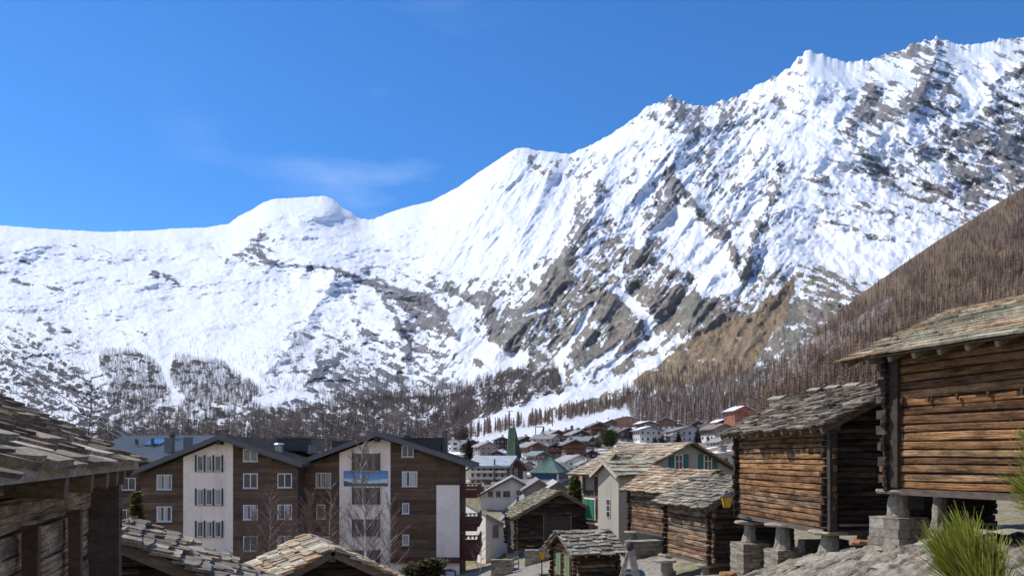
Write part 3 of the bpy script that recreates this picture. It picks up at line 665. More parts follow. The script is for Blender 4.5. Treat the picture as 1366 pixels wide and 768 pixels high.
dk = apexbarn('grey timber barn with mossy roof on stone legs, directly right of the white houses', (3.64,60,-2.45), .13, 7.0, 3.6, .55, SL_MOSS+SL_GREY[:2], 2.6, row=.3, ovn=.7, wl=W_GREY, messy=1.4)
def dk_extra(e):
    for x in (-1.2, .9):
        m = MB(); m.box(x,-.14,.6,x+.07,-.08,2.6,(.16,.14,.12)); m.build('door_frame','beam',e)
    m = MB(); m.box(-1.1,-.13,.7,.9,-.09,2.5,(.05,.042,.037)); m.build('door','beam',e)
dk_extra(dk)
# small hut with green shutters: ridge runs left to right
hut = barn('stone_roofed_hut','tiny hut with heavy slab roof and pale green shutters beside the leaning plank frame','hut',(4.64,40.6),.327+math.pi/2,2.96,2.1,-6.8,-4.5,.53,(.42,.35,.45),SL_GREY+[(.30,.30,.24)],wl=W_DARK+W_BROWN[:2],wr=W_DARK,wn=W_DARK,wf=W_BROWN,row=.3,sw=(.3,.75),messy=1.2,h=.2)
for x in (-.95,.2):
    w_ = MB(); w_.box(x-.04,2.17,.85,x+.66,2.22,2.0,(.15,.10,.07)); wo = w_.build('window','beam',hut)
    s_ = MB(); s_.box(x+.02,2.225,.9,x+.28,2.26,1.95,(.17,.235,.13)); s_.box(x+.34,2.225,.9,x+.6,2.26,1.95,(.17,.235,.13)); s_.build('shutter','paint',wo)

# ---------------- stone piers
pier(8.33,27.9,-4.15,-2.2,'tall pier of layered stones with capstone, leftmost under the barn with the dark gable',(.98,1.2),.45)
pier(8.55,25.1,-3.32,-2.05,'squat pier with wide brown capstone, between the tallest dry stone pier and the round stone',(.85,.45),.48,stem_r=.3)
pier(8.9,22.3,-2.75,-2.02,'low round stone pier without masonry base under the near corner of the dark gabled barn',None,.5,stem_r=.34)
pier(9.95,22.5,-2.65,-2.02,'short stone pier in the shade under the dark gable',None,.38,stem_r=.25)
pier(8.78,18.1,-2.02,-.70,'block like square mortared pier under the corner of the largest barn',(.88,.68),.42,stem_r=.26,rot=.357)
pier(10.5,14.4,-1.9,-.70,'slim pale pier half hidden by pine needles under the largest barn',(.5,.3),.34,stem_r=.17,rot=.357)
pier(10.2,19.0,-2.0,-.70,'shaded inner pier below the floor of the largest barn',(.5,.3),.36,stem_r=.2)
pier(7.62,31.4,-4.95,-4.18,'small pier below the near corner of the small weathered barn',None,.34,stem_r=.22)
pier(6.85,34.8,-5.25,-4.18,'small pier under the left end of the small weathered barn',(.5,.35),.42,stem_r=.2)
pier(5.95,31.0,-5.6,-3.95,'free standing mushroom stone with a stacked top in the lane beside the road',(.55,.45),.36,stem_r=.2)
pier(7.3,47.9,-5.4,-4.4,'low pier with flat slab under the far end of the brown barn',(.7,.45),.5,stem_r=.24)
pier(9.0,43.6,-5.3,-4.4,'pier under the near end of the brown barn',None,.4,stem_r=.22)
for x,y,t in ((1.3,60.8,'left one of'),(3.2,61.2,'middle one of'),(5.6,61.4,'right one of')):
    pier(x,y,-7.3,-6.62,'pale stone leg, '+t+' three below the grey timber barn',None,.5,stem_r=.42)

# ---------------- windows and facades (world coordinates, frontal walls)
def fx(px, Y): return (px-CX)/F*Y
def fz(py, Y): return (HY-py)/F*Y
GLASS = (.05,.06,.07)
def window(par, x0,x1,z0,z1,y, mull=1, frame=(.75,.75,.76), fw=.07, glass=GLASS, curtain=None, label=None, bars=()):
    """frontal window, frame proud of the wall plane y"""
    m = MB()
    m.box(x0,y-.07,z0,x1,y+.02,z0+fw,frame); m.box(x0,y-.07,z1-fw,x1,y+.02,z1,frame)
    for i in range(mull+2):
        x = x0+(x1-x0-fw)*i/(mull+1); m.box(x,y-.068,z0+fw,x+fw,y+.02,z1-fw,frame)
    w = m.build('window','paint',par,world=True,label=label)
    w_par = bpy.data.objects[w.name]; L = par.location
    g = MB(); g.box(x0+fw*.6,y-.03,z0+fw*.6,x1-fw*.6,y+.01,z1-fw*.6,glass); g.v = [(a-L.x,b-L.y,c-L.z) for a,b,c in g.v]; g.build('pane','glass',w)
    if curtain:
        g = MB(); n = mull+1; wd=(x1-x0)/n
        for i in range(n):
            cx0 = x0+wd*i+fw*.8; cw = wd*R.uniform(.35,.75)
            k = 5
            for q in range(k): g.box(cx0+cw*q/k,y-.036-(q%2)*.006,z0+fw,cx0+cw*(q+1)/k,y-.031,z1-fw,vcol(curtain,.12))
        g.v = [(a-L.x,b-L.y,c-L.z) for a,b,c in g.v]; g.build('curtain','plaster',w)
    m = MB(); m.box(x0-.06,y-.14,z0-.07,x1+.06,y-.0,z0-.01,(.45,.44,.43)); m.v = [(a-L.x,b-L.y,c-L.z) for a,b,c in m.v]; m.build('sill','paint',w)
    return w
DWOOD = (.128,.082,.058)
def boards(par, x0,x1,zb,ztop,y,th_=.05,h=.30,col=DWOOD,name='wood_cladding'):
    """horizontal boards proud of plane y; ztop a function of x or a number"""
    m = MB(); z = zb
    f = ztop if callable(ztop) else (lambda x: ztop)
    zt = max(f(x0), f(x1), f((x0+x1)/2)); z = zb
    while z < zt:
        z2 = z+h-.012; xs = [x0+(x1-x0)*i/40 for i in range(41)]; ok = [x for x in xs if f(x) > z2]
        if len(ok) > 1:
            a = ok[0]; b = ok[-1]; c = vcol(col,.28); s=a
            while s < b-.01:
                e_ = min(b, s+R.uniform(2.5,5)); m.box(s,y-th_-R.uniform(0,.012),z,e_-.008,y,z2,vcol(c,.16)); s = e_
        z += h
    return m.build(name,'board',par,world=True)
SLATE = (.115,.105,.10)
def gabled_roof(par, xl, xa, xr, zl, za, zr, y0, y1, th_=.28, col=SLATE, m_='farroof', name='roof', seams=.6, edge=(.12,.12,.13)):
    for a,b,za_,zb_ in ((xl,xa,zl,za),(xa,xr,za,zr)):
        m = MB(); m.prism([(a,y0,za_-th_),(b,y0,zb_-th_),(b,y0,zb_),(a,y0,za_)],(0,y1-y0,0),col)
        L = math.hypot(b-a,zb_-za_); n = int((y1-y0)/seams)
        for i in range(n+1):
            y = y0+.03+i*(y1-y0-.06)/max(1,n); m.prism([(a,y-.02,za_+.002),(b,y-.02,zb_+.002),(b,y-.02,zb_+.05),(a,y-.02,za_+.05)],(0,.04,0),col)
        m.build(name,m_,par,world=True)
        m = MB(); m.prism([(a,y0-.08,za_-th_-.08),(b,y0-.08,zb_-th_-.08),(b,y0-.08,zb_+.03),(a,y0-.08,za_+.03)],(0,.07,0),edge); m.build('verge_board','paint',par,world=True)
def chimney(par,x0,x1,z0,z1,y,col=(.12,.12,.125),d=.7,cap=True,m_='paint',name='chimney'):
    m = MB(); m.box(x0,y,z0,x1,y+d,z1,col)
    if cap: m.box(x0-.06,y-.06,z1+.01,x1+.06,y+d+.06,z1+.09,(.2,.2,.21))
    return m.build(name,m_,par,world=True)

def hotel_left():
    Y = 64.0; X = lambda p_: fx(p_,Y); Z = lambda p_: fz(p_,Y)
    e = empty('hotel',(X(295),Y,-11.2),0,'left hotel: dark boards with one pale middle band of three window triples','hotel')
    GP.append((X(295),Y-1,-11.0))
    xa, za = X(297), Z(580.5); sl, sr = .41, .335
    top = lambda x: (za-sl*(xa-x) if x < xa else za-sr*(x-xa))-.42
    m = MB(); x0,x1 = X(188),X(398); m.prism([(x0,Y,-11.2),(x1,Y,-11.2),(x1,Y,top(x1)),(xa,Y,za-.42),(x0,Y,top(x0))],(0,15,0),(.09,.06,.045)); m.build('wall','board',e,world=True)
    # white band
    a,b = X(245),X(311.2)
    m = MB(); m.prism([(a,Y-.09,-11.2),(b,Y-.09,-11.2),(b,Y-.09,top(b)-.02),(xa,Y-.09,za-.45),(a,Y-.09,top(a)-.02)],(0,.088,0),(.86,.76,.69)); m.build('white_wall','plaster',e,world=True)
    boards(e, x0+.02, a-.01, -11.1, top, Y); boards(e, b+.01, x1-.02, -11.1, top, Y)
    WF=(.72,.73,.78)
    for py0,py1 in ((632.6,652.6),(675,695),(717,737)): window(e,X(209.8),X(229.8),Z(py1),Z(py0),Y-.05,frame=WF,curtain=(.42,.43,.45))
    for k,(py0,py1) in enumerate(((607.4,628),(652,672.8),(694.8,715.4),(737.5,757))):
        for i in range(3):
            a0 = 263.6+i*11.8; window(e,X(a0),X(a0+8.8),Z(py1),Z(py0),Y-.09,mull=0,frame=(.68,.68,.70),curtain=(.36,.36,.38) if (i+k)%2 else (.2,.22,.2))
        for i in range(4):
            a0 = 261.2+i*11.8; s = MB(); s.box(X(a0),Y-.2,Z(py1+1),X(a0+1.7),Y-.095,Z(py0-1),(.06,.05,.05)); s.build('shutter','paint',e,world=True)
    for (p0,p1,q0,q1) in ((325,344.3,631,650.7),(325,344.3,673,692.7),(325,344.3,714.6,734.4),(370.6,389.8,631,650),(370.6,389.8,672.4,691.8),(370.6,389.8,714,734)):
        window(e,X(p0),X(p1),Z(q1),Z(q0),Y-.05,frame=WF,curtain=R.choice([None,(.4,.42,.46),(.42,.4,.42)]))
    window(e,X(325),X(344.3),Z(615),Z(598.6),Y-.05,frame=WF)
    gabled_roof(e, X(183), xa, X(407), za-sl*(xa-X(183)), za, za-sr*(X(407)-xa), Y-.9, Y+15.5)
    m = MB(); m.box(X(297.5)-.15,Y-1,za-.75,X(297.5)+.15,Y-.2,za-.45,(.06,.045,.04)); m.build('ridge_beam','beam',e,world=True)
    # roof equipment
    m = MB(); m.box(X(344),Y+5,Z(600.5),X(394),Y+10,Z(583),(.035,.042,.055)); m.box(X(344)-.15,Y+4.85,Z(583)+.01,X(394)+.15,Y+10.15,Z(583)+.1,(.05,.055,.07)); m.build('roof_box','metal',e,world=True)
    m = MB(); m.bar((X(362.5),Y+2,Z(603)),(X(362.5),Y+2,Z(592)),.32,.32,(.35,.35,.36),10); m.bar((X(362.5),Y+2,Z(592)),(X(362.5),Y+2,Z(590)),.45,.3,(.6,.6,.62),10); m.build('roof_vent','metal',e,world=True)
    m = MB(); m.bar((X(245),Y+4,Z(600)),(X(245),Y+4,Z(591.5)),.3,.3,(.45,.45,.47),10); m.bar((X(245),Y+4,Z(591.5)),(X(245),Y+4,Z(589.5)),.42,.28,(.6,.6,.62),10); m.build('roof_vent','metal',e,world=True)
    chimney(e,X(346),X(352),Z(594),Z(579),Y+6.5)
    m = MB(); m.box(X(394.5),Y+4,Z(604),X(397),Y+6,Z(592),(.2,.2,.21)); m.build('roof_vent','metal',e,world=True)
    return e
hotel_left()
def hotel_right():
    Y = 66.0; X = lambda p_: fx(p_,Y); Z = lambda p_: fz(p_,Y)
    e = empty('hotel',(X(505),Y,-11.0),0,'right hotel: dark boards, pale band under the gable, mountain panorama banner and red balconies','hotel')
    GP.append((X(560),Y-1,-9.95))
    xa, za = X(505.4), Z(576.5); sl, sr = .372, .33
    top = lambda x: (za-sl*(xa-x) if x < xa else za-sr*(x-xa))-.45
    x0,x1 = X(399),X(613)
    m = MB(); m.prism([(x0,Y,-11),(x1,Y,-11),(x1,Y,top(x1)),(xa,Y,za-.45),(x0,Y,top(x0))],(0,9,0),(.12,.07,.048)); m.build('wall','board',e,world=True)
    a,b = X(453),X(521)
    m = MB(); m.prism([(a,Y-.09,-11),(b,Y-.09,-11),(b,Y-.09,top(b)-.02),(xa,Y-.09,za-.48),(a,Y-.09,top(a)-.02)],(0,.088,0),(.86,.75,.68)); m.build('white_wall','plaster',e,world=True)
    boards(e, x0+.02, a-.01, -10.9, top, Y); boards(e, b+.01, X(582), Z(743), top, Y); boards(e, X(582), x1-.02, Z(646), top, Y)
    m = MB(); m.box(X(582.3),Y-.1,Z(742.6),x1,Y-.002,Z(646.7),(.88,.78,.71)); m.build('white_wall','plaster',e,world=True)
    m = MB(); m.box(b+.02,Y-.1,-11,x1,Y-.004,Z(749.6),(.84,.75,.69)); m.build('white_wall','plaster',e,world=True)
    m = MB(); m.box(X(521.5),Y-.5,Z(749.5),X(614),Y-.11,Z(743),(.11,.045,.036)); m.build('balcony_band','board',e,world=True)
    BW=(.16,.10,.075)
    for py0,py1 in ((604.7,627),(650,671.8),(692,714.5),(733,752)):
        w = window(e,X(471.4),X(506),Z(py1),Z(py0),Y-.09,mull=2,frame=BW,fw=.09,curtain=(.22,.19,.17))
        for xx in (470.2,505.8):
            s = MB(); s.box(X(xx),Y-.22,Z(py1+1),X(xx+1.6),Y-.1,Z(py0-1),(.09,.055,.04)); s.build('shutter','paint',e,world=True)
    WF=(.72,.73,.77)
    window(e,X(421.4),X(441.8),Z(650),Z(630),Y-.06,mull=2,frame=(.55,.54,.53),curtain=(.36,.32,.30))
    window(e,X(422.5),X(434),Z(691.5),Z(672.5),Y-.06,mull=0,frame=WF,curtain=(.30,.09,.08),label='window with a dark red curtain')
    window(e,X(421.4),X(441.8),Z(734),Z(715),Y-.06,mull=1,frame=WF)
    window(e,X(536),X(552),Z(609.2),Z(594),Y-.06,mull=1,frame=WF); window(e,X(536.5),X(556.8),Z(648.5),Z(628.2),Y-.06,mull=1,frame=WF,curtain=(.5,.5,.52))
    window(e,X(536.8),X(546),Z(684.6),Z(670.5),Y-.06,mull=0,frame=WF,curtain=(.3,.3,.3)); window(e,X(536.8),X(546),Z(726.6),Z(712.4),Y-.06,mull=0,frame=WF,curtain=(.34,.33,.3))
    gabled_roof(e, X(378.5), xa, X(633), za-sl*(xa-X(378.5)), za, za-sr*(X(633)-xa), Y-1.0, Y+9.8)
    m = MB(); m.box(X(505)-.17,Y-1.1,za-.78,X(505)+.17,Y-.2,za-.47,(.06,.045,.04)); m.build('ridge_beam','beam',e,world=True)
    for (p0,p1,q0,q1,dy) in ((433.5,470,600,588.5,2.5),(471,486,596,584.5,3),(527,585,604,584.5,2.5)):
        m = MB(); m.box(X(p0),Y+dy,Z(q0),X(p1),Y+dy+4,Z(q1)+.05,(.04,.042,.05)); m.box(X(p0)-.2,Y+dy-.2,Z(q1)+.06,X(p1)+.2,Y+dy+4.2,Z(q1)+.14,(.07,.07,.08)); m.build('dormer','metal',e,world=True)
    chimney(e,X(585.8),X(592.8),Z(608),Z(573.5),Y+3,(.11,.115,.12),.8)
    chimney(e,X(526),X(535.5),Z(588),Z(577.5),Y+6,(.08,.08,.085),1,name='roof_vent')
    # stacked balconies along the right side wall
    RED=(.11,.042,.034)
    for (q0,q1,p1) in ((645,664.5,637.5),(684.5,709,637.5),(714,749,637.5)):
        m = MB(); xr = X(p1)-.1; z0,z1 = Z(q1),Z(q0); h=z1-z0
        m.box(x1,Y+.5,z0+.25*h,xr+.2,Y+8,z0+.36*h,RED)                       # deck
        for zz,ww in ((.02,.42),(.38,.62),(.64,.86)): m.prism([(x1+.02,Y+.34,z0+zz*h),(xr,Y+.34,z0+zz*h),(xr+.12,Y+.34,z0+(ww-.02)*h),(x1+.02,Y+.34,z0+(ww-.02)*h)],(0,.09,0),vcol(RED,.15))
        for zz,ww in ((.38,.62),(.64,.86)): m.box(xr,Y+.5,z0+zz*h,xr+.12,Y+7.9,z0+(ww-.02)*h,vcol(RED,.1))
        for i in range(5): m.box(x1+.15+i*.33,Y+.42,z0+.86*h,x1+.3+i*.33,Y+.5,z0+h*.95,RED)
        m.box(x1,Y+.36,z0+h*.95,xr+.15,Y+.5,z0+h,RED)
        m.build('balcony','board',e,world=True)
    m = MB(); 
    for p0 in (X(632.5),): m.bar((p0,Y-.9,Z(621.5)),(X(622),Y-.2,Z(627)),.06,.06,(.1,.09,.09),6); m.bar((X(622),Y-.2,Z(627)),(X(615),Y+.1,Z(626)),.06,.06,(.1,.09,.09),6)
    m.build('gutter_pipe','paint',e,world=True)
    # notice box by the door
    m = MB(); a,b = X(592.8),X(608.6); m.prism([(a,Y-.25,Z(768)),(b,Y-.25,Z(768)),(b,Y-.25,Z(760.5)),((a+b)/2,Y-.25,Z(757.5)),(a,Y-.25,Z(760.5))],(0,.14,0),(.10,.10,.16)); nb = m.build('notice_case','paint',e,world=True)
    m = MB(); L=e.location; m.box(a+.13,Y-.27,Z(767.5),b-.13,Y-.252,Z(761.2),(.6,.62,.66)); m.v=[(p_[0]-L.x,p_[1]-L.y,p_[2]-L.z) for p_ in m.v]; m.build('notice_sheet','paint',nb)
    # shell shaped emblem above the top window
    m = MB(); cx_,cz_ = X(487.3),Z(601.2)
    for i in range(7):
        a_ = math.pi*(i+.5)/7; m.bar((cx_,Y-.13,cz_-.08),(cx_+.2*math.cos(a_),Y-.12,cz_-.08+.24*math.sin(a_)),.03,.04,(.35,.33,.32),5)
    m.build('shell_emblem','plaster',e,world=True)
    # banner
    bo = empty('panorama_banner',(X(488.4),Y-.12,Z(648)),0,'wide printed banner of blue sky over snowy mountains, hung on the hotel wall','banner')
    a,b,z0,z1 = X(458.8),X(518),Z(648.2),Z(627.6)
    m = MB()
    nrow = 9
    for i in range(nrow):
        t0,t1 = i/nrow,(i+1)/nrow; k = 1-t0; m.box(a,Y-.13,z0+(z1-z0)*t0,b,Y-.12,z0+(z1-z0)*t1,(.10+.16*k,.24+.2*k,.52+.16*k))
    m.build('banner_sheet','print_',bo,world=True)
    r_ = random.Random(4); n=46; top_=[]; mid=[]
    for i in range(n+1):
        t = i/n; u = abs(t-.42)*1.5; base = .40+.16*abs(t-.55)*2-.05+r_.uniform(-.04,.05); top_.append(base); mid.append(.20+.38*max(0,.22-t)*2.2+.10*max(0,t-.8)+r_.uniform(-.03,.03))
    for nm,ar,c,yy in (('printed_snow_peaks',top_,(.62,.66,.72),.134),('printed_dark_slopes',mid,(.10,.13,.14),.138)):
        m = MB(); pts = [(a+.02,Y-yy,z0+.02)]+[(b-.02,Y-yy,z0+.02)]+[(a+.02+(b-a-.04)*(n-i)/n,Y-yy,z0+(z1-z0)*ar[n-i]) for i in range(n+1)]
        m.poly(pts,c); m.build(nm,'print_',bo,world=True)
    return e
hotel_right()
def rear_left():
    Y = 80.0; X = lambda p_: fx(p_,Y); Z = lambda p_: fz(p_,Y)
    e = empty('apartment_house',(X(190),Y,-12),0,'house with ribbed grey metal roof and roof windows behind the left hotel','house'); GP.append((X(190),Y,-11.5))
    m = MB(); m.box(X(112),Y,-12,X(148),Y+10,Z(613),(.70,.65,.63)); m.build('white_wall','plaster',e,world=True)
    m = MB(); m.box(X(148)+.01,Y-.05,-12,X(235),Y+10,Z(613),(.10,.06,.045)); m.build('wall','board',e,world=True)
    boards(e,X(148)+.02,X(186),-11,Z(614),Y-.05,h=.22)
    window(e,X(163),X(182),Z(653),Z(637),Y-.11,mull=1); window(e,X(122),X(132),Z(673),Z(658),Y,mull=1,frame=(.2,.15,.13)); window(e,X(160),X(180),Z(695),Z(679),Y-.11,mull=1)
    # roof slope facing the viewer
    zf,zb_ = Z(613),Z(581)*1.12; yb = Y+9
    m = MB(); a,b = X(104),X(262); m.prism([(a,Y-1,zf-.2),(b,Y-1,zf-.2),(b,yb,zb_-.2),(a,yb,zb_-.2)],(0,0,.2),(.24,.26,.25))
    for i in range(34):
        x = a+(b-a)*(i+.5)/34; m.prism([(x-.025,Y-1,zf+.005),(x+.025,Y-1,zf+.005),(x+.025,yb,zb_+.005),(x-.025,yb,zb_+.005)],(0,0,.07),(.17,.2,.2))
    m.build('metal_roof','metal',e,world=True)
    m = MB(); m.prism([(a,yb+.01,zb_-.2),(b,yb+.01,zb_-.2),(b,yb+8,zf-1),(a,yb+8,zf-1)],(0,0,.2),(.24,.26,.25)); m.build('metal_roof','metal',e,world=True)
    def onroof(p0,p1,q0,q1,name,col,mt):
        sl=(zb_-zf)/(yb-Y+1)
        yf=lambda py:((HY-py)/F and None)
        def solve(py):
            lo,hi=Y-1,yb
            for _ in range(40):
                mid_=(lo+hi)/2; z=zf+sl*(mid_-Y+1)
                if HY-F*z/mid_ > py: lo=mid_
                else: hi=mid_
            return lo
        y0,y1=solve(q1),solve(q0); z0,z1=zf+sl*(y0-Y+1)+.09,zf+sl*(y1-Y+1)+.09
        m=MB(); m.prism([(fx(p0,y0),y0,z0),(fx(p1,y0),y0,z0),(fx(p1,y0),y1,z1),(fx(p0,y0),y1,z1)],(0,0,.12),col); return m.build(name,mt,e,world=True)
    onroof(190,204,588,595,'roof_window',(.05,.10,.2),'glass'); onroof(206,214,588,594,'roof_window',(.05,.10,.2),'glass')
    chimney(e,X(210.5),X(220.8),Z(608),Z(584),Y+1.5,(.14,.155,.15)); chimney(e,X(228),X(237.8),Z(602),Z(582.5),Y+3,(.16,.165,.165))
    chimney(e,X(186.2),X(191),Z(592),Z(576),Y+7,(.05,.05,.055),.6)
    m = MB(); m.bar((X(188.6),Y+7.3,Z(578)),(X(188.6),Y+7.3,Z(567)),.08,.05,(.1,.1,.1),6); m.bar((X(188.6),Y+7.3,Z(572)),(X(188.6),Y+7.3,Z(570)),.3,.3,(.2,.2,.2),8); m.build('flue','metal',e,world=True)
    for p_,q in ((155,588),(177,587),(181,598)): m = MB(); m.box(X(p_),Y+4,Z(q+4),X(p_+2.3),Y+4.4,Z(q-4),(.08,.08,.085)); m.build('flue','paint',e,world=True)
    return e
rear_left()
# ------------------------------------------------------------------ big stone roofed house with its annex
def local_house(e, W, L, zt, slope, wallc, m_='plaster', pb=-3):
    hw = W/2; m = MB(); m.prism([(-hw,0,pb),(hw,0,pb),(hw,0,zt),(0,0,zt+slope*hw),(-hw,0,zt)],(0,L,0),wallc); return m.build('wall',m_,e)
def stone_roof(e, W, L, zt, slope, ov, pal, row=.3, sw=(.35,.8), th=.05, messy=1, lichen=0, nm='stone_roof', mt='slab'):
    hw = W/2; lv = math.hypot(hw+ov[0], slope*(hw+ov[0])); y0,y1 = -ov[1], L+ov[2]
    for s in (-1,1):
        O = Vector((s*(hw+ov[0]),y0,zt-slope*ov[0])); V_ = Vector((-s,0,slope)).normalized(); N = Vector((s*slope,0,1)).normalized()
        q=[O,O+Vector((0,y1-y0,0)),O+Vector((0,y1-y0,0))+V_*(lv-.01),O+V_*(lv-.01)]
        m = MB(); m.prism([p_+N*.03 for p_ in q],N*.09,(.16,.10,.07)); m.build('roof_boarding','beam',e)
        m = MB(); slabs(m,O-V_*.05+N*.125,(0,1,0),V_,y1-y0,lv+.05,row,sw,th,pal,messy,lichen); m.build(nm,mt,e)
def big_house():
    th = .379; g = (12.48-.0+.6*(-math.sin(th)), 55+.6*math.cos(th))
    zb = -6.5; zt = 1.09-.15-.49*3.9-zb
    e = empty('farmhouse',(g[0],g[1],zb),th,'large house under a broad tan stone roof, with dark teal shutters in its gable','house')
    GP.append((8.0,53.5,-5.9)); GP.append((5.0,61,-6.3))
    local_house(e,7.8,8.2,zt,.49,(.34,.31,.27))
    stone_roof(e,7.8,8.2,zt,.49,(.9,.6,1.0),[(.42,.34,.24),(.36,.30,.21),(.46,.39,.29),(.33,.29,.22),(.40,.27,.17)],row=.42,sw=(.5,1.1),th=.045,messy=1.0)
    # gable windows with teal shutters
    for x in (-.75,1.65):
        m = MB(); m.box(x-.36,-.06,zt+.05,x+.36,.01,zt+1.2,(.62,.58,.5)); w = m.build('window','paint',e)
        m = MB(); m.box(x-.26,-.075,zt+.13,x+.26,-.065,zt+1.12,GLASS); m.build('pane','glass',w)
        m = MB(); m.box(x-.025,-.09,zt+.13,x+.025,-.077,zt+1.12,(.62,.58,.5)); m.box(x-.26,-.09,zt+.7,x+.26,-.078,zt+.74,(.62,.58,.5)); m.build('glazing_bar','paint',w)
        for sx in (-.78,.4): m = MB(); m.box(x+sx,-.08,zt+.0,x+sx+.38,-.02,zt+1.2,(.025,.115,.12)); m.build('shutter','paint',w)
    # timber side facing left with gallery and green shutters
    m = MB(); log_wall(m,(-3.93,4.6),(-3.93,8.1),.3,zt-1.9,.22,.1,W_BROWN,.1,out=(-1,0)); m.build('log_wall','log',e)
    m = MB(); m.box(-4.0,4.6,zt-1.85,-3.92,8.2,zt-.1,(.06,.045,.04)); m.build('gallery_back','beam',e)
    for y in (4.7,6.1,8.0): m = MB(); m.box(-4.1,y,zt-1.85,-3.98,y+.14,zt-.05,(.2,.13,.09)); m.build('gallery_post','beam',e)
    m = MB(); m.box(-4.05,6.3,zt-1.5,-4.01,7.7,zt-.35,(.30,.25,.2)); m.build('gallery_curtain','plaster',e)
    for z0,z1 in ((1.9,3.35),(-.6,.7)):
        m = MB(); m.box(-4.14,6.0,z0-.1,-4.02,7.8,z1+.1,(.7,.7,.66)); w = m.build('window','paint',e)
        m = MB(); m.box(-4.2,6.1,z0,-4.15,6.85,z1,(.03,.18,.11)); m.box(-4.2,6.95,z0,-4.15,7.7,z1,(.03,.18,.11)); m.build('shutter','paint',w)
    m = MB(); m.box(-4.12,4.7,1.45,-4.0,8.0,1.62,(.5,.42,.3)); m.build('floor_beam','beam',e)
    # dormer
    m = MB(); x0=-2.5; zz=zt+.49*(3.9-2.5)
    m.prism([(x0-.55,3.4,zz-.3),(x0-.55,3.4,zz+.12),(x0-.55,4.2,zz+.62),(x0-.55,5.0,zz+.12),(x0-.55,5.0,zz-.3)],(1.6,0,0),(.20,.13,.10)); d = m.build('dormer','beam',e)
    for s in (-1,1):
        m = MB(); O=Vector((x0-.8,4.2+s*1.05,zz-.02)); V_=Vector((0,-s,.62)).normalized(); slabs(m,O,(1,0,0),V_,2.6,1.22,.3,(.4,.8),.05,SL_GREY); m.build('dormer_roof','slab',d)
    return e
big_house()
def annex():
    th = .379-math.pi/2                       # gable faces left; local y runs into the house
    A = Vector((6.95,52,0)); B = A+2.8*Vector((-.37,.93,0)); c = (A+B)/2; zb=-6.4; zt=-.93-zb-.12
    e = empty('annex',(c.x,c.y,zb),th,'tall narrow rendered annex with tiny barred window, left of the brown stone roof','annex')
    local_house(e,2.85,2.6,zt,.5,(.38,.35,.285))
    stone_roof(e,2.85,2.6,zt,.5,(.4,.35,.9),SL_GREEN,row=.55,sw=(.6,1.2),th=.05,messy=.8)
    for s in (-1,1):
        m = MB(); a=Vector((s*1.9,-.4,zt-.5*.48)); m.rod(a,Vector((0,-.4,zt+.5*1.43)),.06,.2,(.45,.40,.33)); m.build('bargeboard','beam',e)
    # small window with four lights
    m = MB(); x=.1; z0=zt-2.95; m.box(x-.24,-.05,z0,x+.24,.0,z0+1.25,(.55,.52,.45)); w=m.build('window','paint',e)
    for i in range(2):
        for k in range(3): m = MB(); m.box(x-.2+i*.21,-.065,z0+.06+k*.4,x-.02+i*.21,-.055,z0+.4+k*.4,GLASS); m.build('pane','glass',w)
    return e
annex()

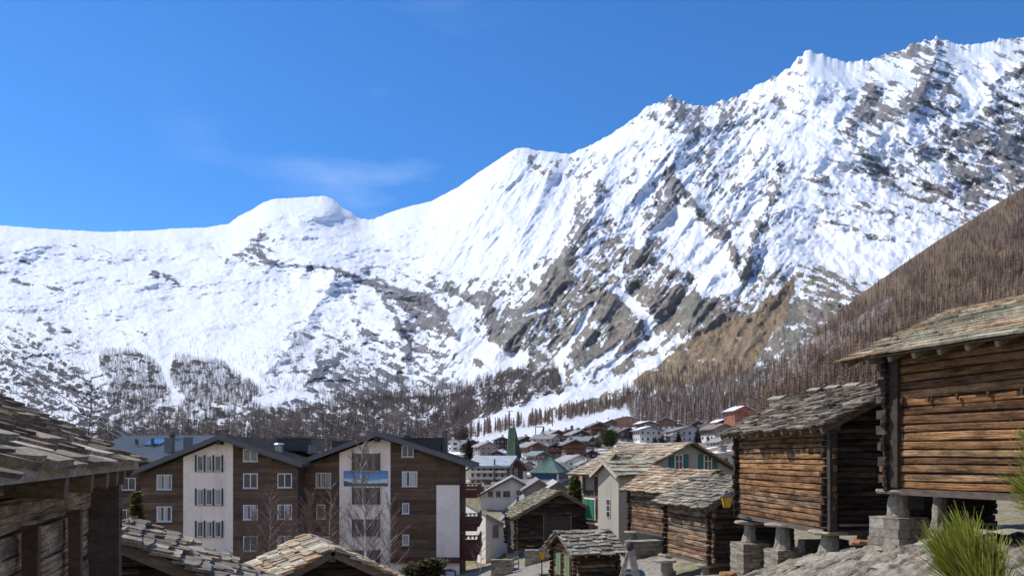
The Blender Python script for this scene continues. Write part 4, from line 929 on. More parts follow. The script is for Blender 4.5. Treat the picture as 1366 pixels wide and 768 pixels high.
# ------------------------------------------------------------------ village houses
SNOWY = (.80,.82,.85)
def house(px, py, wpx, Y, label, th=.2, eave=.55, slope=.42, roof=(.20,.20,.21), low=(.62,.60,.57), up=(.12,.065,.045), split=.45, depth=1.15, nwin=3, rows=2, snow=0, balcony=False, chim=True, cat='house', name='chalet', hpx=None, lit=None, front=True):
    """px,py: base centre of the gable in photo pixels; wpx width in px; eave: eave height / width"""
    W = wpx/F*Y; hz = W*eave if hpx is None else hpx/F*Y; x,y,z = P(px,py,Y); L = W*depth
    e = empty(name,(x,y,z),th,label,cat,'houses climbing the slope of the village'); GP.append((x,y,z+.05)); hw=W/2
    zs = hz*split; m = MB()
    m.box(-hw,0,-3,hw,L,zs,low); m.build('lower_wall','plaster',e)
    m = MB(); m.prism([(-hw-.05,-.05,zs+.002),(hw+.05,-.05,zs+.002),(hw+.05,-.05,hz),(0,-.05,hz+slope*hw),(-hw-.05,-.05,hz)],(0,L+.1,0),up); m.build('upper_wall','board' if sum(up)<.6 else 'plaster',e)
    ov=.09*W+.3
    for s in (-1,1):
        a=Vector((s*(hw+ov),-ov,hz-slope*ov)); b=Vector((0,-ov,hz+slope*hw+.02)); m = MB()
        m.prism([a,b,b+Vector((0,0,.28)),a+Vector((0,0,.28))],(0,L+2*ov,0),vcol(roof,.08)); m.build('roof','farroof',e)
        if snow and (snow==2 or s==snow_side(th)):
            f0,f1 = R.uniform(.05,.2),R.uniform(.85,1); p0=a.lerp(b,f0); p1=a.lerp(b,f1); m = MB()
            m.prism([p0+Vector((0,.15,.29)),p1+Vector((0,.15,.29)),p1+Vector((0,.15,.45)),p0+Vector((0,.15,.43))],(0,(L+2*ov)*.93,0),SNOWY); m.build('roof_snow','plaster',e)
    # windows front and both sides
    def win(cx,cz,w,h,side):
        fr = (.55,.54,.52) if R.random()<.6 else (.25,.17,.12)
        m = MB(); g = MB()
        if side==0: m.box(cx-w/2,-.12,cz,cx+w/2,-.04,cz+h,fr); g.box(cx-w/2+.1,-.14,cz+.1,cx+w/2-.1,-.125,cz+h-.1,GLASS)
        else: m.box(side*(hw+.04) if side>0 else -hw-.12,cx-w/2,cz,side*(hw+.12) if side>0 else -hw-.04,cx+w/2,cz+h,fr); g.box(min(side*(hw+.125),side*(hw+.14)),cx-w/2+.1,cz+.1,max(side*(hw+.125),side*(hw+.14)),cx+w/2-.1,cz+h-.1,GLASS)
        wo = m.build('window','paint',e); g.build('pane','glass',wo)
    for r in range(rows):
        cz = hz*(r+.32)/rows; hh = min(1.4,hz/rows*.5)
        for i in range(nwin): win(-hw+W*(i+.5)/nwin,cz,min(1.3,W/nwin*.45),hh,0)
        for i in range(max(2,nwin)): win(L*(i+.5)/max(2,nwin),cz,min(1.3,L/nwin*.42),hh,-1)
    if balcony:
        for r in range(1,rows):
            cz = hz*(r+.08)/rows; m = MB(); m.box(-hw-.2,-1.3,cz,hw+.2,-.13,cz+.15,up); m.box(-hw-.2,-1.3,cz+.16,hw+.2,-1.18,cz+1.05,vcol((.16,.08,.05),.2)); m.build('balcony','board',e)
    if chim:
        cx=hw*R.uniform(-.5,.5); cy=L*R.uniform(.3,.7); zc=hz+slope*(hw-abs(cx)); m = MB(); m.box(cx-.35,cy-.35,zc-.3,cx+.35,cy+.35,zc+1.0,R.choice([(.55,.53,.5),(.25,.23,.22)])); m.box(cx-.45,cy-.45,zc+1.01,cx+.45,cy+.45,zc+1.12,(.2,.2,.2)); m.build('chimney','plaster',e)
    return e
def snow_side(th): return 1 if th < 0.0 else -1
G1=(.20,.195,.195); G2=(.27,.26,.25); G3=(.15,.14,.14); BR=(.20,.15,.115); RB=(.17,.07,.045); DB=(.075,.05,.042); WH=(.66,.63,.60); GN=(.17,.20,.19)
side = math.pi/2-.35
for a in [
 (607,602,12,255,'small white house at the far left of the village, beside the tall hotel chimney',dict(low=WH,up=WH,roof=G2,nwin=1,eave=1.1)),
 (629,606,25,270,'dark chalet behind the tip of the dark spruce at the village edge',dict(up=DB,roof=G3,th=.5,nwin=2,low=DB)),
 (652,608,24,240,'stone walled house with plain grey roof, left of the green spire',dict(low=(.36,.32,.28),up=(.36,.32,.28),roof=G2,th=.35,depth=1.3)),
 (670,602,17,285,'tall dark chalet half hidden by the left edge of the green spire',dict(up=DB,low=DB,roof=G3,eave=.9,rows=3)),
 (703,603,24,270,'broad dark house directly behind the green spire on its right',dict(up=DB,roof=G3,low=DB,th=.3,eave=.65)),
 (716,609,25,215,'house with a brown gable and white strip, first to the right of the green spire',dict(up=RB,roof=G2,low=WH,th=.45,depth=1.2,split=.3)),
 (724,618,20,190,'low house with greenish roof above the pyramid roof',dict(roof=GN,up=BR,th=.6,chim=False)),
 (744,589,23,300,'red brown wooden gable house directly right of the little yellow turret',dict(up=(.20,.065,.04),low=WH,th=.5,split=.15,roof=G2,eave=.45)),
 (741,598,24,250,'grey roofed house one row above the snowy roofed dark chalet',dict(roof=G1,up=(.4,.37,.34),th=1.0,depth=1.2)),
 (744,612,22,200,'dark chalet with patchy snow on its roof, above the pyramid roof',dict(up=DB,low=BR,snow=1,th=-.25,eave=.75,rows=2,balcony=True)),
 (767,611,25,195,'chalet with two carved balconies across its brown front, right of the snowy roofed dark chalet',dict(up=(.11,.055,.04),low=BR,roof=G1,balcony=True,eave=.75,rows=3)),
 (776,592,24,270,'grey roofed chalet with a dark gable high in the middle of the village',dict(up=DB,roof=G2,th=.3,low=WH)),
 (788,601,24,225,'house with broad mid grey roof left of the round green pine',dict(roof=G1,up=DB,th=1.05,low=BR)),
 (799,584,20,315,'dark red timber chalet just above the round green pine',dict(up=(.13,.045,.04),low=DB,roof=G3,eave=.8,rows=3,balcony=True)),
 (772,629,33,165,'pale house with small gable windows, right of the pyramid roof',dict(low=(.58,.56,.54),up=(.58,.56,.54),roof=G2,th=.3,eave=.42,depth=1.4)),
 (704,628,16,185,'narrow grey house squeezed between the bluish hotel roof and the pyramid',dict(roof=G1,up=(.35,.33,.31),th=.6)),
 (716,620,16,200,'small dark gabled barn left of the pyramid apex',dict(up=DB,low=DB,roof=G2,th=.3,snow=0,nwin=1)),
 (836,574,25,390,'orange pink house with a white centre strip under a snowy roof, highest in the village',dict(up=(.42,.20,.12),low=(.42,.20,.12),snow=2,eave=.62,rows=3,th=.05,slope=.22)),
 (857,573,14,385,'small snow roofed house just right of the orange pink house',dict(snow=2,up=DB,low=WH)),
 (866,577,22,360,'wide brown house with snow on its flat pitched roof, behind the white fronted house',dict(snow=2,up=BR,low=BR,slope=.25,th=.2)),
 (868,590,30,300,'white fronted house with a long snow streaked roof above the farmhouse ridge',dict(snow=1,up=(.45,.43,.41),low=WH,slope=.28,th=.15,nwin=4)),
 (889,579,23,360,'snow roofed house with white wall and brown gable, above the blue grey house',dict(snow=2,up=(.20,.12,.08),low=WH,split=.6,eave=.75,rows=3,th=-.3)),
 (838,590,26,310,'dark chalet with grey roof between the round green pine and the white fronted house',dict(up=DB,low=WH,roof=G3,th=.4,split=.3)),
 (920,590,38,320,'long blue grey house with wide slate roof and two rows of windows',dict(up=(.36,.37,.42),low=(.45,.46,.5),roof=G1,th=.1,nwin=5,slope=.3,eave=.42)),
 (944,589,16,330,'tall narrow white house under a brown roof, right of the blue grey house',dict(up=WH,low=WH,roof=BR,eave=1.35,rows=4,nwin=2,th=-.1)),
 (801,577,18,350,'small dark chalet above and left of the round green pine',dict(up=DB,low=DB,roof=G2,nwin=2)),
 (816,571,15,390,'tiny snow roofed house left of the orange pink house',dict(snow=2,up=BR,low=WH,nwin=2)),
 (966,588,30,300,'brown roofed house behind the left edge of the dark gabled barn roof',dict(roof=BR,up=BR,low=WH,th=.3)),
 (966,573,18,370,'snow roofed cottage at the larch foot, left of the orange red house',dict(snow=2,up=DB,low=WH,nwin=2)),
 (971,602,24,230,'grey roofed house low behind the dark corner post of the dark gabled barn',dict(roof=G2,up=(.4,.38,.35),low=WH)),
 (968,619,36,85,'pale flat roofed house with a round vent, right of the teal shuttered gable',dict(roof=(.5,.49,.47),up=WH,low=WH,slope=.12,eave=.3,rows=1)),
 (993,561,27,300,'orange red house with snowy roof peeping over the dark gabled barn roof',dict(up=(.36,.12,.07),low=(.36,.12,.07),snow=2,eave=.5,th=.2)),
 (758,583,13,340,'small brown cabin behind the red brown wooden gable house',dict(up=BR,low=BR,nwin=1)),
 (730,592,12,310,'little beige cabin under the yellow turret',dict(up=(.45,.38,.28),low=(.45,.38,.28),nwin=1,roof=BR)),
 (819,582,15,345,'small white and brown chalet right behind the round green pine',dict(up=BR,low=WH,nwin=2)),
 (849,582,15,350,'narrow chalet with snow streaks between the orange pink and white fronted houses',dict(up=DB,low=WH,nwin=2,snow=1)),
 (905,577,16,385,'snow roofed brown cabin behind the blue grey house',dict(up=BR,low=BR,snow=2,nwin=2)),
 (664,615,18,225,'dark barn with snow dusted roof left of the spire base, below the stone walled house',dict(up=DB,low=DB,snow=1,th=-.3,nwin=1)),
 (690,600,14,330,'small far grey roofed chalet tucked behind the spire',dict(up=BR,low=WH,nwin=1,roof=G2)),
 (733,606,14,225,'small brown cabin with grey roof left of the snowy roofed dark chalet',dict(up=BR,low=BR,nwin=1,roof=G1)),
 (752,596,15,280,'little chalet with dark upper floor between two grey roofs in mid village',dict(up=DB,low=WH,nwin=2,roof=G2)),
 (781,583,16,330,'snow dusted chalet above the grey roofed chalet with the dark gable',dict(up=DB,low=WH,snow=1,th=-.2,nwin=2)),
 (788,616,20,205,'white and brown chalet just left of the farmhouse roof edge',dict(up=DB,low=WH,nwin=2,roof=G1,th=.5)),
 (783,627,18,150,'low grey roof shed beside the farmhouse eave',dict(up=G3,low=WH,nwin=1,roof=G2,eave=.4)),
 (803,593,17,275,'brown barn left below the round green pine',dict(up=BR,low=BR,nwin=1,roof=G1)),
 (828,583,14,350,'small white gabled house with dark roof above the farmhouse dormer',dict(up=WH,low=WH,nwin=1,roof=G3)),
 (877,573,14,390,'snow covered hut between the brown and white walled houses at the wood edge',dict(up=BR,low=WH,nwin=1,snow=2)),
 (903,590,16,300,'pale cottage with grey roof left of the long blue grey house',dict(up=WH,low=WH,nwin=2,roof=G1)),
 (932,574,16,380,'dark cabin with snow on one roof side at the foot of the larches',dict(up=DB,low=DB,nwin=1,snow=1,th=-.2)),
 (958,599,16,270,'white house with greenish grey roof beside the evergreen bush',dict(up=WH,low=WH,nwin=2,roof=GN)),
 (684,606,12,300,'small light house peeping out right of the spire foot',dict(up=WH,low=WH,nwin=1,roof=G3)),
 (757,602,14,240,'slim brown house between the snowy roofed chalet and the chalet with carved balconies',dict(up=RB,low=RB,nwin=2,roof=G2)),
 (640,600,12,300,'little white house with grey roof above the stone walled house',dict(up=WH,low=WH,nwin=1,roof=G3)),
 ]:
    house(*a[:5], **a[5])
# huts high behind the dark gabled barn roof
for px,py,w_,Y,lab,u in ((1046,537,16,300,'low stone hut with pale roof rising above the left of the dark gabled barn roof',(.3,.2,.14)),(1094,524,12,290,'tiny grey hut above the middle of the dark gabled barn roof',DB),(1119,521,13,285,'small red walled hut above the dark gabled barn roof',(.3,.10,.06)),(1146,519,15,280,'tan roofed hut between the barn roofs at the foot of the brown hillside',BR)):
    house(px,py,w_,Y,lab,th=.5,eave=.35,slope=.4,roof=(.30,.26,.21),low=u,up=u,nwin=1,rows=1,chim=False,name='hut',cat='hut')

# ------------------------------------------------------------------ white house row between the hotel and the grey barn
def lean_house():
    c = [P(613.5,0,86),P(648,0,77),P(675,0,79)]; zt=[fz(669,86),fz(688.5,77),fz(702.5,79)]; zb=-11.0
    e = empty('white_house',(c[1][0],77,zb),0,'small white house with tan roof edge, right beside the red balconies','house'); GP.append((c[1][0],76,-10.3)); GP.append((-4.5,82,-10.6))
    k = (c[0][0]+(c[2][0]-c[1][0]),c[0][1]+(c[2][1]-c[1][1])); zk = zt[0]+zt[2]-zt[1]
    m = MB(); v=[(c[0][0],c[0][1],zb),(c[1][0],c[1][1],zb),(c[2][0],c[2][1],zb),(k[0],k[1],zb),(c[0][0],c[0][1],zt[0]),(c[1][0],c[1][1],zt[1]),(c[2][0],c[2][1],zt[2]),(k[0],k[1],zk)]
    m.v=v; m.f=[(3,2,1,0),(4,5,6,7),(0,1,5,4),(1,2,6,5),(2,3,7,6),(3,0,4,7)]; m.c=[(.70,.66,.60)]*6; m.build('wall','plaster',e,world=True)
    q=[Vector(v[4]),Vector(v[5]),Vector(v[6]),Vector(v[7])]; cen=sum(q,Vector())/4; q=[cen+(p_-cen)*1.1+Vector((0,0,.02)) for p_ in q]
    m = MB(); m.prism(q,(0,0,.18),(.30,.22,.15)); m.build('roof_edge','beam',e,world=True)
    q=[cen+(p_-cen)*.99+Vector((0,0,.19)) for p_ in q]; m = MB(); m.prism(q,(0,0,.08),(.26,.25,.24)); m.build('roof','farroof',e,world=True)
    a=Vector(c[1]);b=Vector(c[2]); d=(b-a); d.z=0; n=Vector((d.y,-d.x,0)).normalized()
    p0=a+d*.32+n*.02; p1=a+d*.62+n*.02
    m = MB(); m.prism([Vector((p0.x,p0.y,fz(718,77.3))),Vector((p1.x,p1.y,fz(718,77.3))),Vector((p1.x,p1.y,fz(700.5,77.3))),Vector((p0.x,p0.y,fz(700.5,77.3)))],n*.05,(.36,.25,.18)); w=m.build('window','paint',e,world=True)
    L=e.location; s_=.08; m = MB(); p0=p0+d*.04+n*.055;p1=p1-d*.04+n*.055
    m.prism([Vector((p0.x,p0.y,fz(717,77.3)))-L,Vector((p1.x,p1.y,fz(717,77.3)))-L,Vector((p1.x,p1.y,fz(701.5,77.3)))-L,Vector((p0.x,p0.y,fz(701.5,77.3)))-L],n*.02,GLASS); m.build('pane','glass',w)
lean_house()
def fhouse(name,label,px0,px1,py_eave,pxa,py_apex,py_base,Y,depth,wall,roof,wins,back=None,th_=.22,edge=(.14,.09,.07),mt='farroof',ov=.5,cat='house'):
    X=lambda q:fx(q,Y); Z=lambda q:fz(q,Y)
    e = empty(name,(X((px0+px1)/2),Y,Z(py_base)),0,label,cat); GP.append((X((px0+px1)/2),Y-.5,Z(py_base)+.2))
    za=Z(py_apex); ze=Z(py_eave); xa=X(pxa); m = MB(); zb=Z(py_base)-1.5
    s=(za-ze)/(xa-X(px0)); top=lambda x: za-s*abs(x-xa)
    m.prism([(X(px0),Y,zb),(X(px1),Y,zb),(X(px1),Y,top(X(px1))-th_),(xa,Y,za-th_),(X(px0),Y,top(X(px0))-th_)],(0,depth,0),wall); m.build('wall','plaster' if sum(wall)>.5 else 'board',e,world=True)
    for sg in (-1,1):
        b = X(px0)-ov if sg<0 else X(px1)+ov
        m = MB(); m.prism([(b,Y-.7,top(b)-th_),(xa,Y-.7,za-th_),(xa,Y-.7,za),(b,Y-.7,top(b))],(0,depth+1.2,0),roof); m.build('roof',mt,e,world=True)
        m = MB(); m.prism([(b,Y-.78,top(b)-th_-.08),(xa,Y-.78,za-th_-.08),(xa,Y-.78,za+.03),(b,Y-.78,top(b)+.03)],(0,.07,0),edge); m.build('verge_board','paint',e,world=True)
    for w in wins: window(e,X(w[0]),X(w[1]),Z(w[3]),Z(w[2]),Y,mull=w[4] if len(w)>4 else 1,frame=w[5] if len(w)>5 else (.55,.53,.5))
    return e
wh = fhouse('white_house','white gabled house with a row of three dark windows, behind the mossy roofed barn',641,708,658,683,635.5,684,110,14,(.60,.57,.55),(.27,.265,.27),[(651,657.5,654.5,662.5,1,(.2,.19,.19)),(661.5,668,654.5,662.5,1,(.2,.19,.19)),(671,680.5,654.5,662.5,1,(.2,.19,.19)),(688.5,696.5,653,661)])
m = MB()
for p_,q in ((640,647),(649,640)): x=fx(p_,116);
for (p_,q,dy) in ((641,652,4),(650.5,643,8)): x=fx(p_,110+dy); m.box(x-.5,110+dy,fz(q,110)-.6,x+.5,110+dy+1,fz(q,110)+.2,(.06,.06,.065))
m.build('roof_vent','paint',wh,world=True)
fhouse('grey_roofed_house','low house with plain brown grey roof and chimney, before the white gabled house',676,722,686,700,663,712,92,12,(.62,.60,.58),(.22,.20,.195),[(684,690,694,702)],ov=3)
e_=bpy.data.objects['grey_roofed_house']; chimney(e_,fx(689,94),fx(692.5,94),fz(674,94),fz(662,94),94,(.12,.12,.12))
fhouse('grey_roofed_house','left of two low grey roofs below the pyramid roof',700,738,651,719,639,672,102,14,(.40,.37,.35),(.21,.20,.195),[(706,711,655,661)])
fhouse('grey_roofed_house','right of two low grey roofs below the pyramid roof, with a pale near slope',724,766,655,744,642,675,96,12,(.30,.27,.25),(.36,.355,.35),[(741,746,654,660)])
en = fhouse('entrance_hut','tiny white entrance hut with a brown door, squeezed behind the post fence',675,692,702,686,697,747,74,3,(.6,.58,.55),(.24,.21,.18),[],ov=.25)
m = MB(); m.box(fx(677,74),73.92,fz(737,74),fx(685.5,74),73.99,fz(713,74),(.28,.15,.09)); m.build('door','board',en,world=True)
def far_hotel():
    Y=150; X=lambda q:fx(q,Y); Z=lambda q:fz(q,Y)
    e=empty('hotel',(X(660),Y,Z(642)),0,'distant white hotel with bluish metal roof, balconies and a brown gable end','hotel'); GP.append((X(650),Y-1,Z(643)))
    m=MB(); m.box(X(626),Y,Z(648),X(677),Y+10,Z(621),(.80,.76,.70)); m.build('wall','plaster',e,world=True)
    m=MB(); m.prism([(X(677)+.01,Y-1,Z(650)),(X(703),Y-1,Z(650)),(X(703),Y-1,Z(622)),(X(689.5),Y-1,Z(612)),(X(677)+.01,Y-1,Z(622))],(0,12,0),(.10,.065,.05)); m.build('gable_wall','board',e,world=True)
    m=MB(); m.box(X(697.5),Y-1.1,Z(650),X(703),Y-1.005,Z(628),(.66,.64,.6)); m.build('white_strip','plaster',e,world=True)
    m=MB(); m.prism([(X(622),Y-2,Z(623.5)),(X(684),Y-2,Z(623.5)),(X(690),Y+7,Z(610)),(X(631),Y+7,Z(610))],(0,0,.4),(.33,.36,.38)); m.build('roof','farroof',e,world=True)
    for a,b,za,zb_ in ((679,689.5,624,610.2),(689.5,708,610.2,627)):
        m=MB(); m.prism([(X(a),Y-2.2,Z(za)-.35),(X(b),Y-2.2,Z(zb_)-.35),(X(b),Y-2.2,Z(zb_)+.2),(X(a),Y-2.2,Z(za)+.2)],(0,13,0),(.16,.15,.16)); m.build('roof','farroof',e,world=True)
    for r,(q0,q1) in enumerate(((624.5,628.5),(631,637),(640,645))):
        for i in range(6): window(e,X(628.5+i*8),X(632+i*8),Z(q1),Z(q0),Y,mull=0,frame=(.3,.25,.2))
        m=MB(); m.box(X(625),Y-1.4,Z(q1+1.6),X(676.5),Y-.1,Z(q1+.8),(.66,.62,.55)); m.box(X(625),Y-1.4,Z(q1+.75),X(676.5),Y-1.28,Z(q1-1.5),(.60,.55,.45) if r else (.68,.66,.6)); m.build('balcony','plaster',e,world=True)
        for i in range(2): window(e,X(679.5+i*7),X(683+i*7),Z(q1),Z(q0),Y-1,mull=0)
    m=MB(); m.box(X(659),Y-1.6,Z(640),X(661),Y-1.3,Z(612),(.12,.11,.11)); m.build('flue','paint',e,world=True)
far_hotel()
def pyramid():
    Y=128; X=lambda q:fx(q,Y); Z=lambda q:fz(q,Y); e=empty('pavilion',(X(735),Y+6,Z(650)),0,'pavilion with teal green pyramid roof and dark blue glass band','pavilion'); GP.append((X(735),Y-2,Z(648)))
    ap=Vector((X(735),Y+5,Z(608.5)*1.0)); zb=Z(630); c=[Vector((X(706),Y+2,zb)),Vector((X(744),Y-2.5,zb+.0)),Vector((X(765),Y+7,zb)),Vector((X(727),Y+14,zb))]
    for i in range(4):
        a,b=c[i],c[(i+1)%4]; m=MB(); n=(b-a).cross(ap-a).normalized(); m.prism([a,b,ap],-n*.2 if n.z>0 else n*.2,(.085,.145,.12) if i%2==0 else (.075,.125,.105)); 
        for k in range(1,9): t=k/9; p_=a.lerp(b,t); q=a.lerp(ap,1) ; m.bar(p_+Vector((0,0,.05)), p_.lerp(ap,1-abs(2*t-1)*0-.0 if False else .98)+Vector((0,0,.05)),.04,.03,(.05,.11,.10),4)
        m.build('roof_side','farroof',e,world=True)
    c2=[ap.lerp(p_,.9) for p_ in c]; 
    for nm,z0,z1,col,mt in (('glass_band',Z(639),zb-.05,(.015,.05,.12),'paint'),('wall',Z(655),Z(639)-.02,(.42,.37,.32),'plaster')):
        m=MB(); m.prism([Vector((p_.x,p_.y,z0)) for p_ in c2],(0,0,z1-z0),col); m.build(nm,mt,e,world=True)
    m=MB(); m.box(X(742),Y-1.8,Z(655),X(744.5),Y-1.2,zb-.1,(.6,.58,.55)); m.build('corner_post','plaster',e,world=True)
pyramid()
def spire():
    Y=195; X=lambda q:fx(q,Y); Z=lambda q:fz(q,Y); e=empty('church_spire',(X(684),Y,Z(615)),0,'tall green copper wedge shaped church spire','church tower'); GP.append((X(684),Y,Z(615)))
    tl=Vector((X(678.3),Y+2.5,Z(569.5))); tr=Vector((X(687.6),Y+1.8,Z(569.5))); bl_=Vector((X(674.8),Y-1,Z(616))); br=Vector((X(686.6),Y-2,Z(616))); bb=Vector((X(698),Y+4,Z(616))); bb2=Vector((X(683)*1.03,Y+5.5,Z(616)))
    m=MB(); m.poly([bl_,br,tr,tl],(.085,.135,.075)); m.poly([br,bb,tr],(.045,.07,.05)); m.poly([bb,bb2,tl,tr],(.045,.07,.05)); m.poly([bb2,bl_,tl],(.085,.135,.075)); m.poly([bl_,bb2,bb,br],(.1,.1,.1)); m.build('copper_roof','farroof',e,world=True)  # right and back faces darker: shade put into the copper colour
    for k in range(1,6):
        t=k/6; m=MB(); m.bar(bl_.lerp(br,t)+Vector((0,-.04,0)),tl.lerp(tr,t)+Vector((0,-.04,0)),.05,.05,(.06,.10,.06),4); m.build('standing_seam','metal',e,world=True)
    q=[bl_,br,bb,bb2]; cn=sum(q,Vector())/4; m=MB(); m.prism([cn+(p_-cn)*.9-Vector((0,0,6)) for p_ in q],(0,0,5.98),(.5,.47,.43)); m.build('wall','plaster',e,world=True)
spire()
def turret():
    x,y,z=P(724.5,590,330); e=empty('bell_turret',(x,y,z),.1,'tiny yellow bell turret with a dark cap, left of the red brown gable','turret')
    m=MB(); m.box(-.9,-.9,-2,.9,.9,3.6,(.62,.50,.26)); m.build('wall','plaster',e)
    m=MB(); m.box(-.4,-.95,1.4,.4,-.905,2.8,(.03,.03,.03)); m.build('belfry_opening','paint',e)
    m=MB(); m.bar((0,0,3.6),(0,0,4.8),1.4,.5,(.10,.06,.05),8); m.bar((0,0,4.8),(0,0,6.6),.5,.03,(.10,.06,.05),8); m.build('cap','farroof',e)
turret()

# ------------------------------------------------------------------ trees with their own trunk and crown
def bare_tree(loc, H, label, name='birch_tree', cat='tree', bark=(.62,.58,.54), tw=(.17,.115,.095), spread=.36, n=34, lean=0, group=None, start=.22, dens=1, tr=.012, up=.55):
    e = empty(name,loc,R.uniform(0,6),label,cat,group); m = MB(); pts=[]; x=y=0
    for i in range(9): t=i/8; pts.append(Vector((x,y,H*t-(.4 if i==0 else 0)))); x+=R.uniform(-.012,.012)*H+lean*H/8; y+=R.uniform(-.012,.012)*H
    for i in range(8): m.bar(pts[i],pts[i+1],H*tr*(1-i/8.6),H*tr*(1-(i+1)/8.6),vcol(bark,.15),7)
    m.build('trunk','bark',e); m = MB()
    def br(p0,d,L,r,lev):
        k=3; p_=p0
        for i in range(k):
            q=p_+d*(L/k); m.bar(p_,q,r*(1-i/k*.6),r*(1-(i+1)/k*.6),vcol(tw if lev else tuple(.5*a+.5*b for a,b in zip(tw,bark)),.25),3)
            if lev<2:
                for _ in range(int(3*dens) if lev==0 else int(3*dens)):
                    dd=(d+Vector((R.uniform(-1,1),R.uniform(-1,1),R.uniform(-.35,.75)))*.8).normalized(); br(p_.lerp(q,R.random()),dd,L*R.uniform(.28,.5),r*.45,lev+1)
            d=(d+Vector((R.uniform(-.2,.2),R.uniform(-.2,.2),R.uniform(-.02,.2)))).normalized(); p_=q
    for i in range(n):
        t=start+(1-start)*(i+.5)/n; k=t*8; j=min(7,int(k)); p0=pts[j].lerp(pts[j+1],k-j); a=i*2.4+R.uniform(-.4,.4)
        d=Vector((math.cos(a),math.sin(a),up+.5*t)).normalized(); br(p0,d,H*spread*(1.08-t)*R.uniform(.7,1.15)+.05*H,H*.0026+.005,0)
    m.build('crown','twig',e); return e
def evergreen(loc, H, wid, label, name='spruce_tree', col=(.030,.048,.028), tiers=26, cat='tree', round_=False, group=None, trunkh=.1, leafs=1.0, jag=.25):
    e = empty(name,loc,R.uniform(0,6),label,cat,group); m=MB(); m.bar((0,0,-.4),(0,0,H*.95),H*.02,H*.004,(.13,.09,.065),7); m.build('trunk','bark',e); m=MB()
    for i in range(tiers):
        t=(i+.5)/tiers; z=H*(trunkh+(1-trunkh)*t)
        rad=wid*((1-t)**.85 if not round_ else math.sqrt(max(.02,1-(2*t-.92)**2)))
        nb=max(7,int(30*(rad/wid)**.7*leafs))
        for k in range(nb):
            a=2*math.pi*k/nb+i*1.3+R.uniform(-.2,.2); L=rad*R.uniform(1-jag*1.6,1+jag); d=Vector((math.cos(a),math.sin(a),R.uniform(-.28,.1) if not round_ else R.uniform(-.1,.5)))
            ns=5; c0=vcol(col,.35)
            for s_ in range(ns):
                f=.25+.75*(s_+R.random()*.6)/ns; p_=Vector((0,0,z))+d*(L*f); w_=max(H/tiers,.05*H)*R.uniform(.6,1.25)
                u=Vector((-d.y,d.x,R.uniform(-.5,.5))).normalized()*w_; v_=(d+Vector((0,0,R.uniform(-.6,.6)))).normalized()*w_*1.1
                m.poly([p_-u*.6,p_-v_*.3,p_+u*.6,p_+v_],vcol(c0,.25))
    m.build('crown','leaf',e); return e
def g_at(x,y,dz=0):
    return (x,y,ground_z(x,y)+dz)
